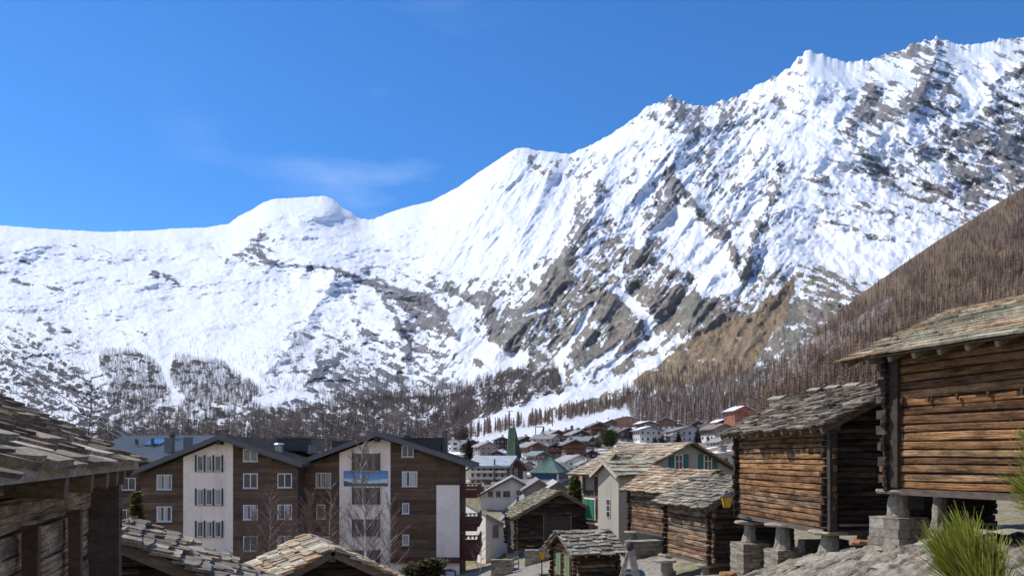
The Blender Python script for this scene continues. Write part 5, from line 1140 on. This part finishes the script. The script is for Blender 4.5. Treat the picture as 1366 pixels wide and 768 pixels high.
def build_ground():
    global ground_z
    A=np.array(GP,float); n=len(A); sc=np.array([1,1])
    def ker(d): return np.sqrt(d*d+4.0)
    D=np.hypot(A[:,None,0]-A[None,:,0],A[:,None,1]-A[None,:,1]); K=ker(D)*-1; K=np.block([[K+np.eye(n)*.6,np.ones((n,1)),A[:,:2]],[np.ones((1,n)),np.zeros((1,3))],[A[:,:2].T,np.zeros((2,3))]])
    w=np.linalg.solve(K,np.concatenate([A[:,2],np.zeros(3)]))
    def gz(x,y):
        s=np.zeros(x.shape)
        for i in range(n): s-=w[i]*ker(np.hypot(x-A[i,0],y-A[i,1]))
        return s+w[n]+w[n+1]*x+w[n+2]*y
    ground_z=lambda x,y: float(gz(np.array([float(x)]),np.array([float(y)]))[0])
    us=np.linspace(-1,1,760); k=5.9; xs=8+320*np.sinh(us*k)/math.sinh(k); xs=xs[(xs>-330)]
    vv=np.linspace(-.72,1,760); ys=16+445*np.sinh(vv*k)/math.sinh(k)
    X_,Y_=np.meshgrid(xs,ys); Z_=gz(X_,Y_)
    dist=np.hypot(X_,Y_)
    # rock outcrop and rubble in front of the raised barns
    rockm=np.clip(1-np.hypot((X_-9.5)/7.5,(Y_-14.8)/5.0)**2.4,0,1)+.75*np.clip(1-np.hypot((X_-8.8)/3.2,(Y_-22.5)/6)**2,0,1); rockm=np.clip(rockm,0,1)
    rk1=fbm(X_*.8+Y_*.25,Y_*1.15,6,7,.55,ridged=True); st=fbm(X_*.45,Y_*2.2-X_*.8,5,9,.6)
    Z_=Z_+rockm*(.26*rk1+.24*st)+.04*fbm(X_*1.7,Y_*1.7,4,19)*np.exp(-dist/60)
    c=np.empty(X_.shape+(3,)); g=np.clip(.5+1.1*fbm(X_*.35,Y_*.35,5,23),0,1)[...,None]; g2=np.clip(.5+1.1*fbm(X_*2.1,Y_*2.1,4,29),0,1)[...,None]
    grass=np.array([.20,.16,.085])*(1-g)+np.array([.13,.135,.055])*g; dirt=np.array([.26,.21,.155])*(.7+.6*g2)
    m1=np.clip(.5+1.6*fbm(X_*.6+3,Y_*.6,4,33),0,1)[...,None]; c[:]=grass*m1+dirt*(1-m1)
    rockc=np.array([.31,.275,.215])*(1-g2)+np.array([.15,.135,.105])*g2; rust=np.array([.27,.18,.12]); rs=(fbm(X_*.9,Y_*1.4,4,41)>.45)[...,None]
    rockc=np.where(rs,rust*.9,rockc); cre=np.clip((st+.25)*4,.35,1)[...,None]; rockc=rockc*cre; rmix=np.clip(rockm*4.5-.9*(fbm(X_*1.4,Y_*1.4,4,43)+.30),0,1)[...,None]; c=c*(1-rmix)+rockc*rmix
    # lane of worn asphalt
    lane=[(-2,12),(1,20),(3,25),(4.9,31),(5.4,36),(5.9,41),(5.0,45),(1.0,50),(-2,60),(-2.5,66)]; dl=segdist(X_,Y_,lane)+.25*fbm(X_*.5,Y_*.5,3,51); lm=np.clip((1.9-dl)*3,0,1)[...,None]
    c=c*(1-lm)+np.array([.24,.215,.18])*(.85+.3*g2)*lm
    ym=np.clip(1-np.hypot((X_+2.6)/3,(Y_-68)/6)**4,0,1)[...,None]; c=c*(1-ym)+np.array([.33,.29,.24])*ym
    far=sm(Y_,95,150)[...,None]; c=c*(1-far)+(np.array([.22,.17,.12])*(.7+.6*g))*far
    PXg=CX+F*X_/np.maximum(Y_,1); PYg=HY-F*Z_/np.maximum(Y_,1)
    rk_=np.full(X_.shape,.6)
    sn=.5+.9*fbm(X_/14,Y_/14,5,59); rk_=np.where((Y_>150)&(sn>.62),-.1,rk_)
    pist=inpoly(PXg+3*fbm(X_/30,Y_/30,3,60),PYg,[(540,618),(600,598),(700,579),(800,560),(850,541),(900,520),(600,520),(300,560),(-300,560),(-300,640),(540,640)])&(Y_>170); rk_=np.where(pist,-.5,rk_)
    v=np.stack([X_,Y_,Z_],-1)
    MG=terrain_mat('village_ground',1.6,.8,.05,.3)
    o=np_mesh('ground',v.reshape(-1,3),grid_faces(len(ys),len(xs)),c.reshape(-1,3),MG,None,False,{'rk':rk_.ravel()}); tag(o,kind='structure')
build_ground()
def PG(px,Y,dz=0): x=fx(px,Y); return g_at(x,Y,dz)
def at(px,py,Y): return P(px,py,Y)

# ---- trees near the hotels
def birch(px,Yb,top,label,**k):
    b=PG(px,Yb); H=fz(top,Yb)-b[2]; return bare_tree(b,H,label,**k)
birch(489,46,592,'tall white stemmed bare birch in front of the panorama banner',n=30,spread=.24,tr=.009,start=.15,up=.9)
birch(435,47,650,'slender reddish birch left of the banner birch',n=26,spread=.25,tr=.008,bark=(.5,.42,.38),dens=1.2)
birch(416,50,660,'bushy reddish bare shrub tree between the two hotels',n=48,spread=.36,tr=.008,bark=(.3,.2,.17),dens=1.5,start=.1)
birch(359,52,652,'bare birch with pale stem in front of the right windows of the left hotel',n=44,spread=.32,tr=.009,bark=(.5,.42,.38),dens=1.2)
birch(345,54,690,'low reddish bare shrub below the left hotel windows',n=40,spread=.42,tr=.008,bark=(.3,.2,.17),start=.08)
birch(379,54,684,'bare shrub beside the pale stemmed birch of the left hotel',n=36,spread=.40,tr=.008,bark=(.3,.2,.17),start=.08)
birch(522,52,664,'thin leaning bare tree right of the banner birch',n=16,spread=.35,tr=.007,lean=.14,bark=(.45,.38,.34),up=.9)
birch(138,44,640,'dark bare tree behind the corner post of the nearest barn',n=26,spread=.45,tr=.011,bark=(.10,.08,.07),tw=(.085,.065,.06))
birch(640,50,712,'small bare tree in front of the white house beside the red balconies',n=12,spread=.4,tr=.009,bark=(.35,.28,.24))
b=PG(107,34); bare_tree(b,fz(500,34)-b[2],'tall half bare larch rising behind the nearest barn roof',name='larch_tree',bark=(.10,.075,.06),tw=(.075,.062,.052),n=44,spread=.11,start=.3,tr=.007,up=-.25,dens=.7)
b=PG(182,50); evergreen(b,fz(655,50)-b[2],.85,'slim yellowish conifer in front of the left hotel',name='thuja_tree',col=(.15,.13,.03),tiers=34)
b=PG(767,64); evergreen(b,fz(632,64)-b[2],.5,'narrow green ivy covered column beside the farmhouse gallery',name='cypress_tree',col=(.14,.18,.05),tiers=40,round_=True,jag=.15)
b=at(625,616,215); evergreen(b,6.4,2.0,'dark spruce between the right hotel roof and the village',col=(.035,.045,.028))
b=at(813,598,250); evergreen(b,5.8,3.6,'round green pine standing just above the farmhouse roof',name='pine_tree',col=(.07,.095,.03),round_=True,leafs=2)
for px,py,Y,h,w_,lab in ((797,600,255,3.6,2.2,'small green bush tree left of the round green pine'),(931,592,300,6,1.5,'dark conifer in front of the blue grey house'),(945,600,285,5,1.2,'dark conifer below the tall narrow white house'),(905,590,300,4,1.6,'small conifer left of the blue grey house windows'),(884,592,300,3.5,1.8,'dark green shrub below the snow roofed white house'),(763,592,300,7,1.6,'dark spruce between the red brown gable and the higher chalets'),(874,593,290,3,1.5,'low evergreen beside the white fronted house'),(951,603,280,4,1.5,'evergreen bush right of the blue grey house')):
    evergreen(at(px,py,Y),h,w_,lab,col=(.04,.055,.03),tiers=12)
for px,Y,h,w_,lab in ((556,60,1.3,1.0,'brown green shrub at the left of the hotel entrance'),(566,60,1.5,.6,'dry brown shrub beside the hotel entrance'),(578,60,1.6,1.1,'rounded dark green shrub near the notice case'),(546,59,1.0,.8,'low shrub at the bottom of the pale hotel band')):
    evergreen((fx(px,Y),Y,fz(768,Y)+(-.35)),h,w_,lab,name='shrub',cat='shrub',col=(.07,.075,.035) if 'brown' not in lab else (.13,.085,.05),tiers=8,round_=True,leafs=1.4)

# ---- individual larches along the ski run edge (shared meshes)
LM=[]
for s_ in range(5):
    v,f,sh=larch_proto(90+s_,64,.27); tm=MB(); tm.bar((0,0,-.05),(0,0,1),.012,.002,(.10,.07,.055),5); t_=tm.build('trunk','bark')
    c=np.array([.20,.14,.11])[None]*sh[:,None]; cr=np_mesh('crown',v,f,c,'twig'); LM.append((t_.data,cr.data)); bpy.data.objects.remove(t_); bpy.data.objects.remove(cr)
for i,p_ in enumerate(LARCH_POS):
    tm_,cm_=LM[i%5]; h=R.uniform(8,16); e=empty('larch_tree',tuple(p_),R.uniform(0,6),'leafless brown larch along the upper edge of the snowy ski run','tree','larches along the ski run')
    e.scale=(h*R.uniform(.9,1.3),)*2+(h,)
    for nm,me in (('trunk',tm_),('crown',cm_)): o=bpy.data.objects.new(nm,me); COL.objects.link(o); o.parent=e

# ---- street things
def lantern(e,z,par_col=(.03,.03,.03)):
    m=MB(); q0=[(-.10,-.10),(.10,-.10),(.10,.10),(-.10,.10)]; b=[Vector((x,y,z)) for x,y in q0]; t=[Vector((x*1.75,y*1.75,z+.38)) for x,y in q0]
    for i in range(4): j=(i+1)%4; m.poly([b[i],b[j],t[j],t[i]],(.72,.44,.03))
    m.poly(b[::-1],(.3,.2,.03)); m.build('lantern_glass','lamp',e)
    m=MB()
    for i in range(4): m.bar(b[i],t[i],.014,.014,par_col,4); m.bar(t[i],t[(i+1)%4],.016,.016,par_col,4)
    ap=Vector((0,0,z+.56)); tt=[Vector((x*2.1,y*2.1,z+.38)) for x,y in q0]
    for i in range(4): m.poly([tt[i],tt[(i+1)%4],ap],(.08,.08,.09))
    m.poly(tt[::-1],(.05,.05,.05)); m.bar((0,0,z+.53),(0,0,z+.64),.03,.01,par_col,6); m.build('lantern_frame','iron',e)
b=at(969.6,676.5,27.6); e=empty('wall_lantern',b,0,'yellow glass lantern on a curved iron bracket at the dark barn corner','lantern'); lantern(e,0)
m=MB(); pts=[Vector((0,0,0)),Vector((.02,0,-.12)),Vector((.18,.05,-.17)),Vector((.36,.1,-.1)),Vector((.50,.16,-.02)),Vector((.50,.18,.12))]
for i in range(5): m.bar(pts[i],pts[i+1],.025,.025,(.03,.03,.03),6)
m.build('bracket','iron',e)
b=at(722.8,790,36.5); e=empty('street_lamp',b,0,'small yellow lantern on a slim dark post, left of the tiny hut','street lamp'); zz=fz(745,36.5)-b[2]
m=MB(); m.bar((0,0,-.3),(0,0,zz),.035,.025,(.03,.03,.03),8); m.bar((0,0,0),(0,0,.3),.07,.05,(.03,.03,.03),8); m.build('post','iron',e); lantern(e,zz)
# leaning plank frame with ball top
Yf=31.5; X=lambda q:fx(q,Yf); Z=lambda q:fz(q,Yf)
e=empty('plank_frame',(X(836),Yf,Z(790)),0,'grey plank A shaped frame topped by a dark ball, left of the lane','frame')
m=MB(); m.rod((X(853),Yf,Z(790)),(X(841.5),Yf,Z(733)),.10,.28,(.34,.32,.30)); m.build('plank','beam',e,world=True)
for d in ((822,837.5),(829,839)): m=MB(); m.rod((X(d[0]),Yf+.1,Z(790)),(X(d[1]),Yf+.1,Z(737)),.05,.09,(.40,.35,.26)); m.build('strut','beam',e,world=True)
m=MB(); m.rod((X(828),Yf+.08,Z(764)),(X(847),Yf+.08,Z(764)),.05,.08,(.40,.35,.26)); m.build('strut','beam',e,world=True)
m=MB()
for k in range(6):
    a0=math.pi*k/6; a1=math.pi*(k+1)/6; r=.16; m.bar((X(840),Yf,Z(728)-r*math.cos(a0)*1.25),(X(840),Yf,Z(728)-r*math.cos(a1)*1.25),max(.02,r*math.sin(a0)),max(.02,r*math.sin(a1)),(.05,.045,.045),10)
m.build('ball','beam',e,world=True)
# stone bench, walls, fence
def stonewall(label,p0,p1,h,w_,name='dry_stone_wall',pal=SL_GREY):
    a=Vector(p0);b=Vector(p1); L=(b-a).to_2d().length; ang=math.atan2(b.y-a.y,b.x-a.x); n=max(1,int(L/1.6)); e=empty(name,(a.x,a.y,a.z),0,label,'stone wall'); m=MB()
    for i in range(n): t=(i+.5)/n; c=a.lerp(b,t)-a; drystone(m,c.x,c.y,L/n-.01,w_,c.z-.5,c.z+h*R.uniform(.9,1.1),pal,.12,ang)
    m.build('masonry','stone',e); return e
stonewall('low dry stone wall in front of the white house beside the red balconies',(fx(655,53),53,fz(757,53)),(fx(684,53),53,fz(757,53)),.55,.5)
stonewall('rough stone wall below the legs of the grey timber barn',(fx(700,55),55,-7.3),(fx(735,55),55,-7.2),.9,.6)
stonewall('low rubble wall at the lane under the brown barn',(6.4,44.2,-5.5),(8.3,44.9,-5.2),.75,.8)
stonewall('low stone bench wall beside the lane in front of the small weathered barn',(6.7,28.6,-5.0),(7.7,28.9,-4.9),.75,.5)
stonewall('knee high rubble wall behind the squat staddle pier',(9.3,25.6,-3.2),(10.8,25.8,-3.1),.55,.5)
m=MB(); e=empty('wooden_fence',(fx(683,54),54,fz(768,54)),0,'grey post and rail fence with a blue gate panel before the white houses','fence')
for q in (676,684,691): mm=MB(); mm.box(fx(q,54),53.9,fz(775,54),fx(q+1.6,54),54.0,fz(744,54),(.30,.27,.24)); mm.build('post','beam',e,world=True)
for q in (748,756): mm=MB(); mm.rod((fx(676,54),53.95,fz(q,54)),(fx(692,54),53.95,fz(q-6,54)),.06,.12,(.33,.3,.27)); mm.build('rail','beam',e,world=True)
mm=MB(); mm.box(fx(677,54),54.02,fz(775,54),fx(691,54),54.07,fz(757,54),(.10,.13,.19)); mm.build('gate_panel','paint',e,world=True)
# loose stones: each its own thing
def rock_mesh(s,seed):
    r=random.Random(seed); m=MB(); n=9; rings=[(0,.75),(.35,1.0),(.75,.82),(1,.35)]; b=0
    an=[1+r.uniform(-.25,.25) for _ in range(n)]
    for z,k in rings:
        for i in range(n): a=2*math.pi*i/n; q=k*an[i]*r.uniform(.88,1.1); m.v.append((q*math.cos(a),q*math.sin(a)*.8,z*.6+r.uniform(-.06,.06)))
    for k in range(3):
        for i in range(n): j=(i+1)%n; m.f.append((k*n+i,k*n+j,(k+1)*n+j,(k+1)*n+i)); m.c.append(vcol((.32,.29,.24),.12))
    m.f.append(tuple(3*n+i for i in range(n))); m.c.append((.33,.3,.25)); m.f.append(tuple(range(n-1,-1,-1))); m.c.append((.3,.27,.22))
    o=m.build('rock','stone'); d=o.data; bpy.data.objects.remove(o); return d
RM=[rock_mesh(1,s_) for s_ in range(6)]
k=0
for i in range(120):
    if i<84: x=R.uniform(6.6,13.5); y=R.uniform(15.2,24)
    elif i<104: x=R.uniform(6.6,9.0); y=R.uniform(23,33)
    else: x=R.uniform(1.5,4.4); y=R.uniform(33,52)
    s_=R.choice([.08,.12,.16,.2,.28,.42]); z=ground_z(x,y)
    o=bpy.data.objects.new('rock',RM[i%6]); COL.objects.link(o); o.location=(x,y,z-.1*s_); o.scale=(s_*R.uniform(.8,1.5),s_*R.uniform(.8,1.4),s_*R.uniform(.5,.9)); o.rotation_euler=(R.uniform(-.2,.2),R.uniform(-.2,.2),R.uniform(0,6))
    tag(o,'loose angular grey stone lying on the slope around the barns','stone','loose stones around the barns')
for (x,y,l,w_,t,lab) in ((7.7,29.6,.9,.5,.08,'flat stone plate on rubble at the foot of the tallest dry stone pier'),(9.6,21.4,1.2,.6,.12,'long reddish plank shaped stone lying under the dark gable'),(7.2,26.5,.6,.5,.2,'rust orange boulder between the two dry stone piers')):
    m=MB(); c=(.36,.17,.09) if 'r' in lab[:3] or 'reddish' in lab else (.33,.3,.25); e=None
    disc(m,0,0,1,0,t,c,10); m.v=[(a*l/2,b_*w_/2,c_) for a,b_,c_ in m.v]; o=m.build('flat_stone','stone'); o.location=(x,y,ground_z(x,y)+.12); o.rotation_euler=(.03,.04,.3); tag(o,lab,'stone')
# grass tufts between the rocks
gm_=MB()
for i in range(2600):
    x=R.uniform(4.5,14); y=R.uniform(13.5,30); 
    if fbm(np.array([x*.6]),np.array([y*.6]),2,71)[0]<.02: continue
    z=ground_z(x,y)+.02; c=R.choice([(.17,.19,.05),(.24,.20,.09),(.13,.16,.05),(.30,.25,.13)])
    for _ in range(5):
        a=R.uniform(0,6.28); h=R.uniform(.05,.16); dx,dy=math.cos(a)*.04,math.sin(a)*.04; ox,oy=R.uniform(-.06,.06),R.uniform(-.06,.06)
        gm_.poly([(x+ox-dy*.2,y+oy+dx*.2,z),(x+ox+dy*.2,y+oy-dx*.2,z),(x+ox+dx,y+oy+dy,z+h)],vcol(c,.3))
o=gm_.build('grass','leaf'); tag(o,'short dry grass tufts growing between the rocks','grass',kind='stuff')
# ski lift pylons and cables
for px,py,h,Y,lab in ((680,576,19,700,'slim lift pylon rising just left of the green spire tip'),(737,568,16,760,'lift pylon among the larches above the red brown gable'),(720,579,9,560,'gate shaped lift frame on the snow above the village'),(31,422,24,2900,'tiny lift pylon on the snow slope at far left'),(169,467,20,2500,'tiny lift station mast above the left larch wood')):
    b=on_mountain(np.array([float(px)]),np.array([float(py)]))[0]; e=empty('lift_pylon',tuple(b),0,lab,'pylon'); m=MB(); wd=.35
    if 'gate' in lab:
        w2=6; m.bar((-w2/2,0,-1),(-w2/2,0,h*.6),wd,wd,(.10,.10,.10),5); m.bar((w2/2,0,-1),(w2/2,0,h*.6),wd,wd,(.10,.10,.10),5); m.build('mast','iron',e); m=MB(); m.bar((-w2/2,0,h*.6),(w2/2,0,h*.6),wd,wd,(.10,.10,.10),5)
    else:
        m.bar((0,0,-1),(0,0,h),wd*1.3,wd*.8,(.10,.095,.09),6); m.build('mast','iron',e); m=MB(); m.bar((-2.6,0,h-.6),(2.6,0,h-.6),wd*.7,wd*.7,(.10,.1,.1),5)
    m.build('cross_arm','iron',e)
for a,b,lab in (((-12,448,60),(232,601,190),'upper pale cable of the lift line crossing the left slope'),((-12,461,58),(222,601,185),'middle pale cable of the lift line crossing the left slope'),((-12,470,57),(214,602,180),'lower pale cable of the lift line crossing the left slope')):
    A=Vector(P(*a));B=Vector(P(*b)); m=MB(); N_=26
    for i in range(N_):
        t0,t1=i/N_,(i+1)/N_; f=lambda t:A.lerp(B,t)-Vector((0,0,4*t*(1-t)*1.4)); m.bar(f(t0),f(t1),.028+.06*t0,.028+.06*t1,(.42,.42,.43),5)
    o=m.build('cable','iron'); tag(o,lab,'cable')
# ---- pine in the right foreground: only its branch ends reach into view
def pine():
    base=(2.15,2.0,-1.9); e=empty('pine_tree',base,0,'young pine whose long needled branch tips reach in at lower right','pine tree'); E=Vector(base)
    m=MB(); m.bar((0,0,-.2),(-.05,-.02,2.0),.035,.012,(.16,.11,.08),8); m.build('trunk','bark',e)
    def tuft(px,py,Y,dirv,L,n,nl,spread=.5,body=.16):
        tip=Vector(P(px,py,Y)); d=Vector(dirv).normalized(); root=tip-d*L
        m=MB(); m.bar(root-E,tip-E-d*nl*.5,.007,.004,(.20,.14,.08),6)
        st=Vector((-.03,-.01,max(.3,root.z-E.z-.5))); m.bar(st,root-E,.016,.008,(.16,.11,.08),6)
        b=m.build('branch','bark',e); m=MB()
        for i in range(n):
            t=R.random()**.8; p0=root+d*(L-nl*.55)*t; a=Vector((R.uniform(-1,1),R.uniform(-1,1),R.uniform(-1,1))); a=(a-d*a.dot(d)).normalized()
            dd=(d*(1.0+.9*t)+a*R.uniform(.25,1.0)*spread*2*(1.15-t*.5)).normalized(); l=nl*R.uniform(.65,1.1); c=vcol(R.choice([(.46,.50,.06),(.56,.58,.11),(.30,.35,.05),(.62,.56,.20)]),.2)
            bn=Vector((R.uniform(-.1,.1),R.uniform(-.1,.1),R.uniform(-.12,.04)))*l; mid=p0+dd*l*.55; end=p0+dd*l+bn; m.bar(p0-E,mid-E,.0012,.0012,c,3); m.bar(mid-E,end-E,.0012,.0004,c,3)
        m.build('needle_tuft','needle',b)
    tuft(1252,722,1.75,(-.55,0,1),.24,620,.135,.42)
    tuft(1288,708,1.72,(-.25,.05,1),.26,760,.14,.42)
    tuft(1322,738,1.7,(.02,.1,1),.22,520,.13,.42)
    tuft(1250,790,1.65,(-.9,.1,1),.2,260,.12,.5)
    for q_,z_,d_ in ((1800,480,(0,0,1)),(1720,560,(-.8,.1,.6)),(1900,560,(.8,.1,.6)),(1820,600,(.1,-.7,.7)),(1790,610,(0,.8,.6))): tuft(q_,z_,2.0,d_,.24,260,.12,.5)
    tuft(1380,580,1.8,(-.30,0,1),.22,480,.115,.5)
    tuft(1368,645,1.7,(-.6,.05,.7),.20,480,.11,.5)
    tuft(1384,735,1.6,(-.4,.05,1),.2,260,.11,.5)
pine()

# ------------------------------------------------------------------ light, sky, air, camera
w=bpy.data.worlds.new('World'); scene.world=w; w.use_nodes=True; nt=w.node_tree; bg=nt.nodes['Background']
sk=nt.nodes.new('ShaderNodeTexSky'); sk.sky_type='NISHITA'; sk.sun_disc=False
el=math.asin(SUN.z); az=math.atan2(SUN.x,SUN.y)
sk.sun_elevation=el; sk.sun_rotation=az; sk.altitude=1800; sk.air_density=1.0; sk.dust_density=0; sk.ozone_density=6
# faint high cloud wisp low above the glacier
tc=nt.nodes.new('ShaderNodeTexCoord'); mp=nt.nodes.new('ShaderNodeMapping'); mp.inputs['Scale'].default_value=(3,3,11); mp.inputs['Location'].default_value=(.24,.11,.4); mp.inputs['Rotation'].default_value=(0,.25,0)
nz=nt.nodes.new('ShaderNodeTexNoise'); nz.inputs['Scale'].default_value=1.3; nz.inputs['Detail'].default_value=6; nz.inputs['Roughness'].default_value=.55
nt.links.new(tc.outputs['Generated'],mp.inputs[0]); nt.links.new(mp.outputs[0],nz.inputs['Vector'])
mr=nt.nodes.new('ShaderNodeMapRange'); mr.inputs['From Min'].default_value=.52; mr.inputs['From Max'].default_value=.95; mr.inputs['To Max'].default_value=.34
nt.links.new(nz.outputs['Fac'],mr.inputs['Value']); mx=nt.nodes.new('ShaderNodeMix'); mx.data_type='RGBA'; vd=nt.nodes.new('ShaderNodeVectorMath'); vd.operation='DISTANCE'; nt.links.new(tc.outputs['Generated'],vd.inputs[0]); vd.inputs[1].default_value=Vector((-.17,1,.37)).normalized()
ml=nt.nodes.new('ShaderNodeMapRange'); ml.inputs['From Min'].default_value=.25; ml.inputs['From Max'].default_value=.05; nt.links.new(vd.outputs['Value'],ml.inputs['Value'])
mu=nt.nodes.new('ShaderNodeMath'); mu.operation='MULTIPLY'; nt.links.new(mr.outputs[0],mu.inputs[0]); nt.links.new(ml.outputs[0],mu.inputs[1]); nt.links.new(mu.outputs[0],mx.inputs['Factor']); hs=nt.nodes.new('ShaderNodeHueSaturation'); hs.inputs['Saturation'].default_value=1.24; hs.inputs['Hue'].default_value=.503; nt.links.new(sk.outputs[0],hs.inputs['Color']); nt.links.new(hs.outputs[0],mx.inputs['A']); mx.inputs['B'].default_value=(7,7.6,8.6,1)
nt.links.new(mx.outputs['Result'],bg.inputs['Color']); bg.inputs['Strength'].default_value=.10
sl=bpy.data.lights.new('Sun','SUN'); sl.energy=2.7; sl.angle=math.radians(.53); sl.color=(1,.955,.89)
so=bpy.data.objects.new('Sun',sl); COL.objects.link(so); so.rotation_euler=SUN.to_track_quat('Z','Y').to_euler()
HAZE=1
if HAZE:
    hm_=bpy.data.materials.new('haze_air'); hm_.use_nodes=True; t=hm_.node_tree; t.nodes.clear(); o_=t.nodes.new('ShaderNodeOutputMaterial'); pv=t.nodes.new('ShaderNodeVolumePrincipled')
    pv.inputs['Color'].default_value=(.8,.88,1,1); pv.inputs['Density'].default_value=.9e-5; pv.inputs['Anisotropy'].default_value=.2; t.links.new(pv.outputs[0],o_.inputs['Volume'])
    m=MB(); m.box(-7300,-4300,-420,7300,6900,3400,(1,1,1)); ho_=m.build('haze',hm_); tag(ho_,'thin blue mountain air over the valley','haze',kind='stuff')
cam=bpy.data.cameras.new('Camera'); co=bpy.data.objects.new('Camera',cam); COL.objects.link(co); scene.camera=co
co.location=(0,0,0); co.rotation_euler=(math.pi/2,0,0); cam.sensor_width=36; cam.lens=F/1366*36; cam.shift_y=(HY-384)/1366; cam.clip_start=.05; cam.clip_end=30000
scene.view_settings.view_transform='Standard'; scene.view_settings.look='None'; scene.view_settings.gamma=1; scene.view_settings.use_curve_mapping=False; scene.view_settings.exposure=.9
scene.render.engine='CYCLES'; cy=scene.cycles; cy.use_denoising=True; cy.max_bounces=5; cy.diffuse_bounces=3; cy.glossy_bounces=2; cy.transmission_bounces=2; cy.volume_bounces=0; cy.transparent_max_bounces=4
cy.use_adaptive_sampling=True; cy.adaptive_threshold=.02
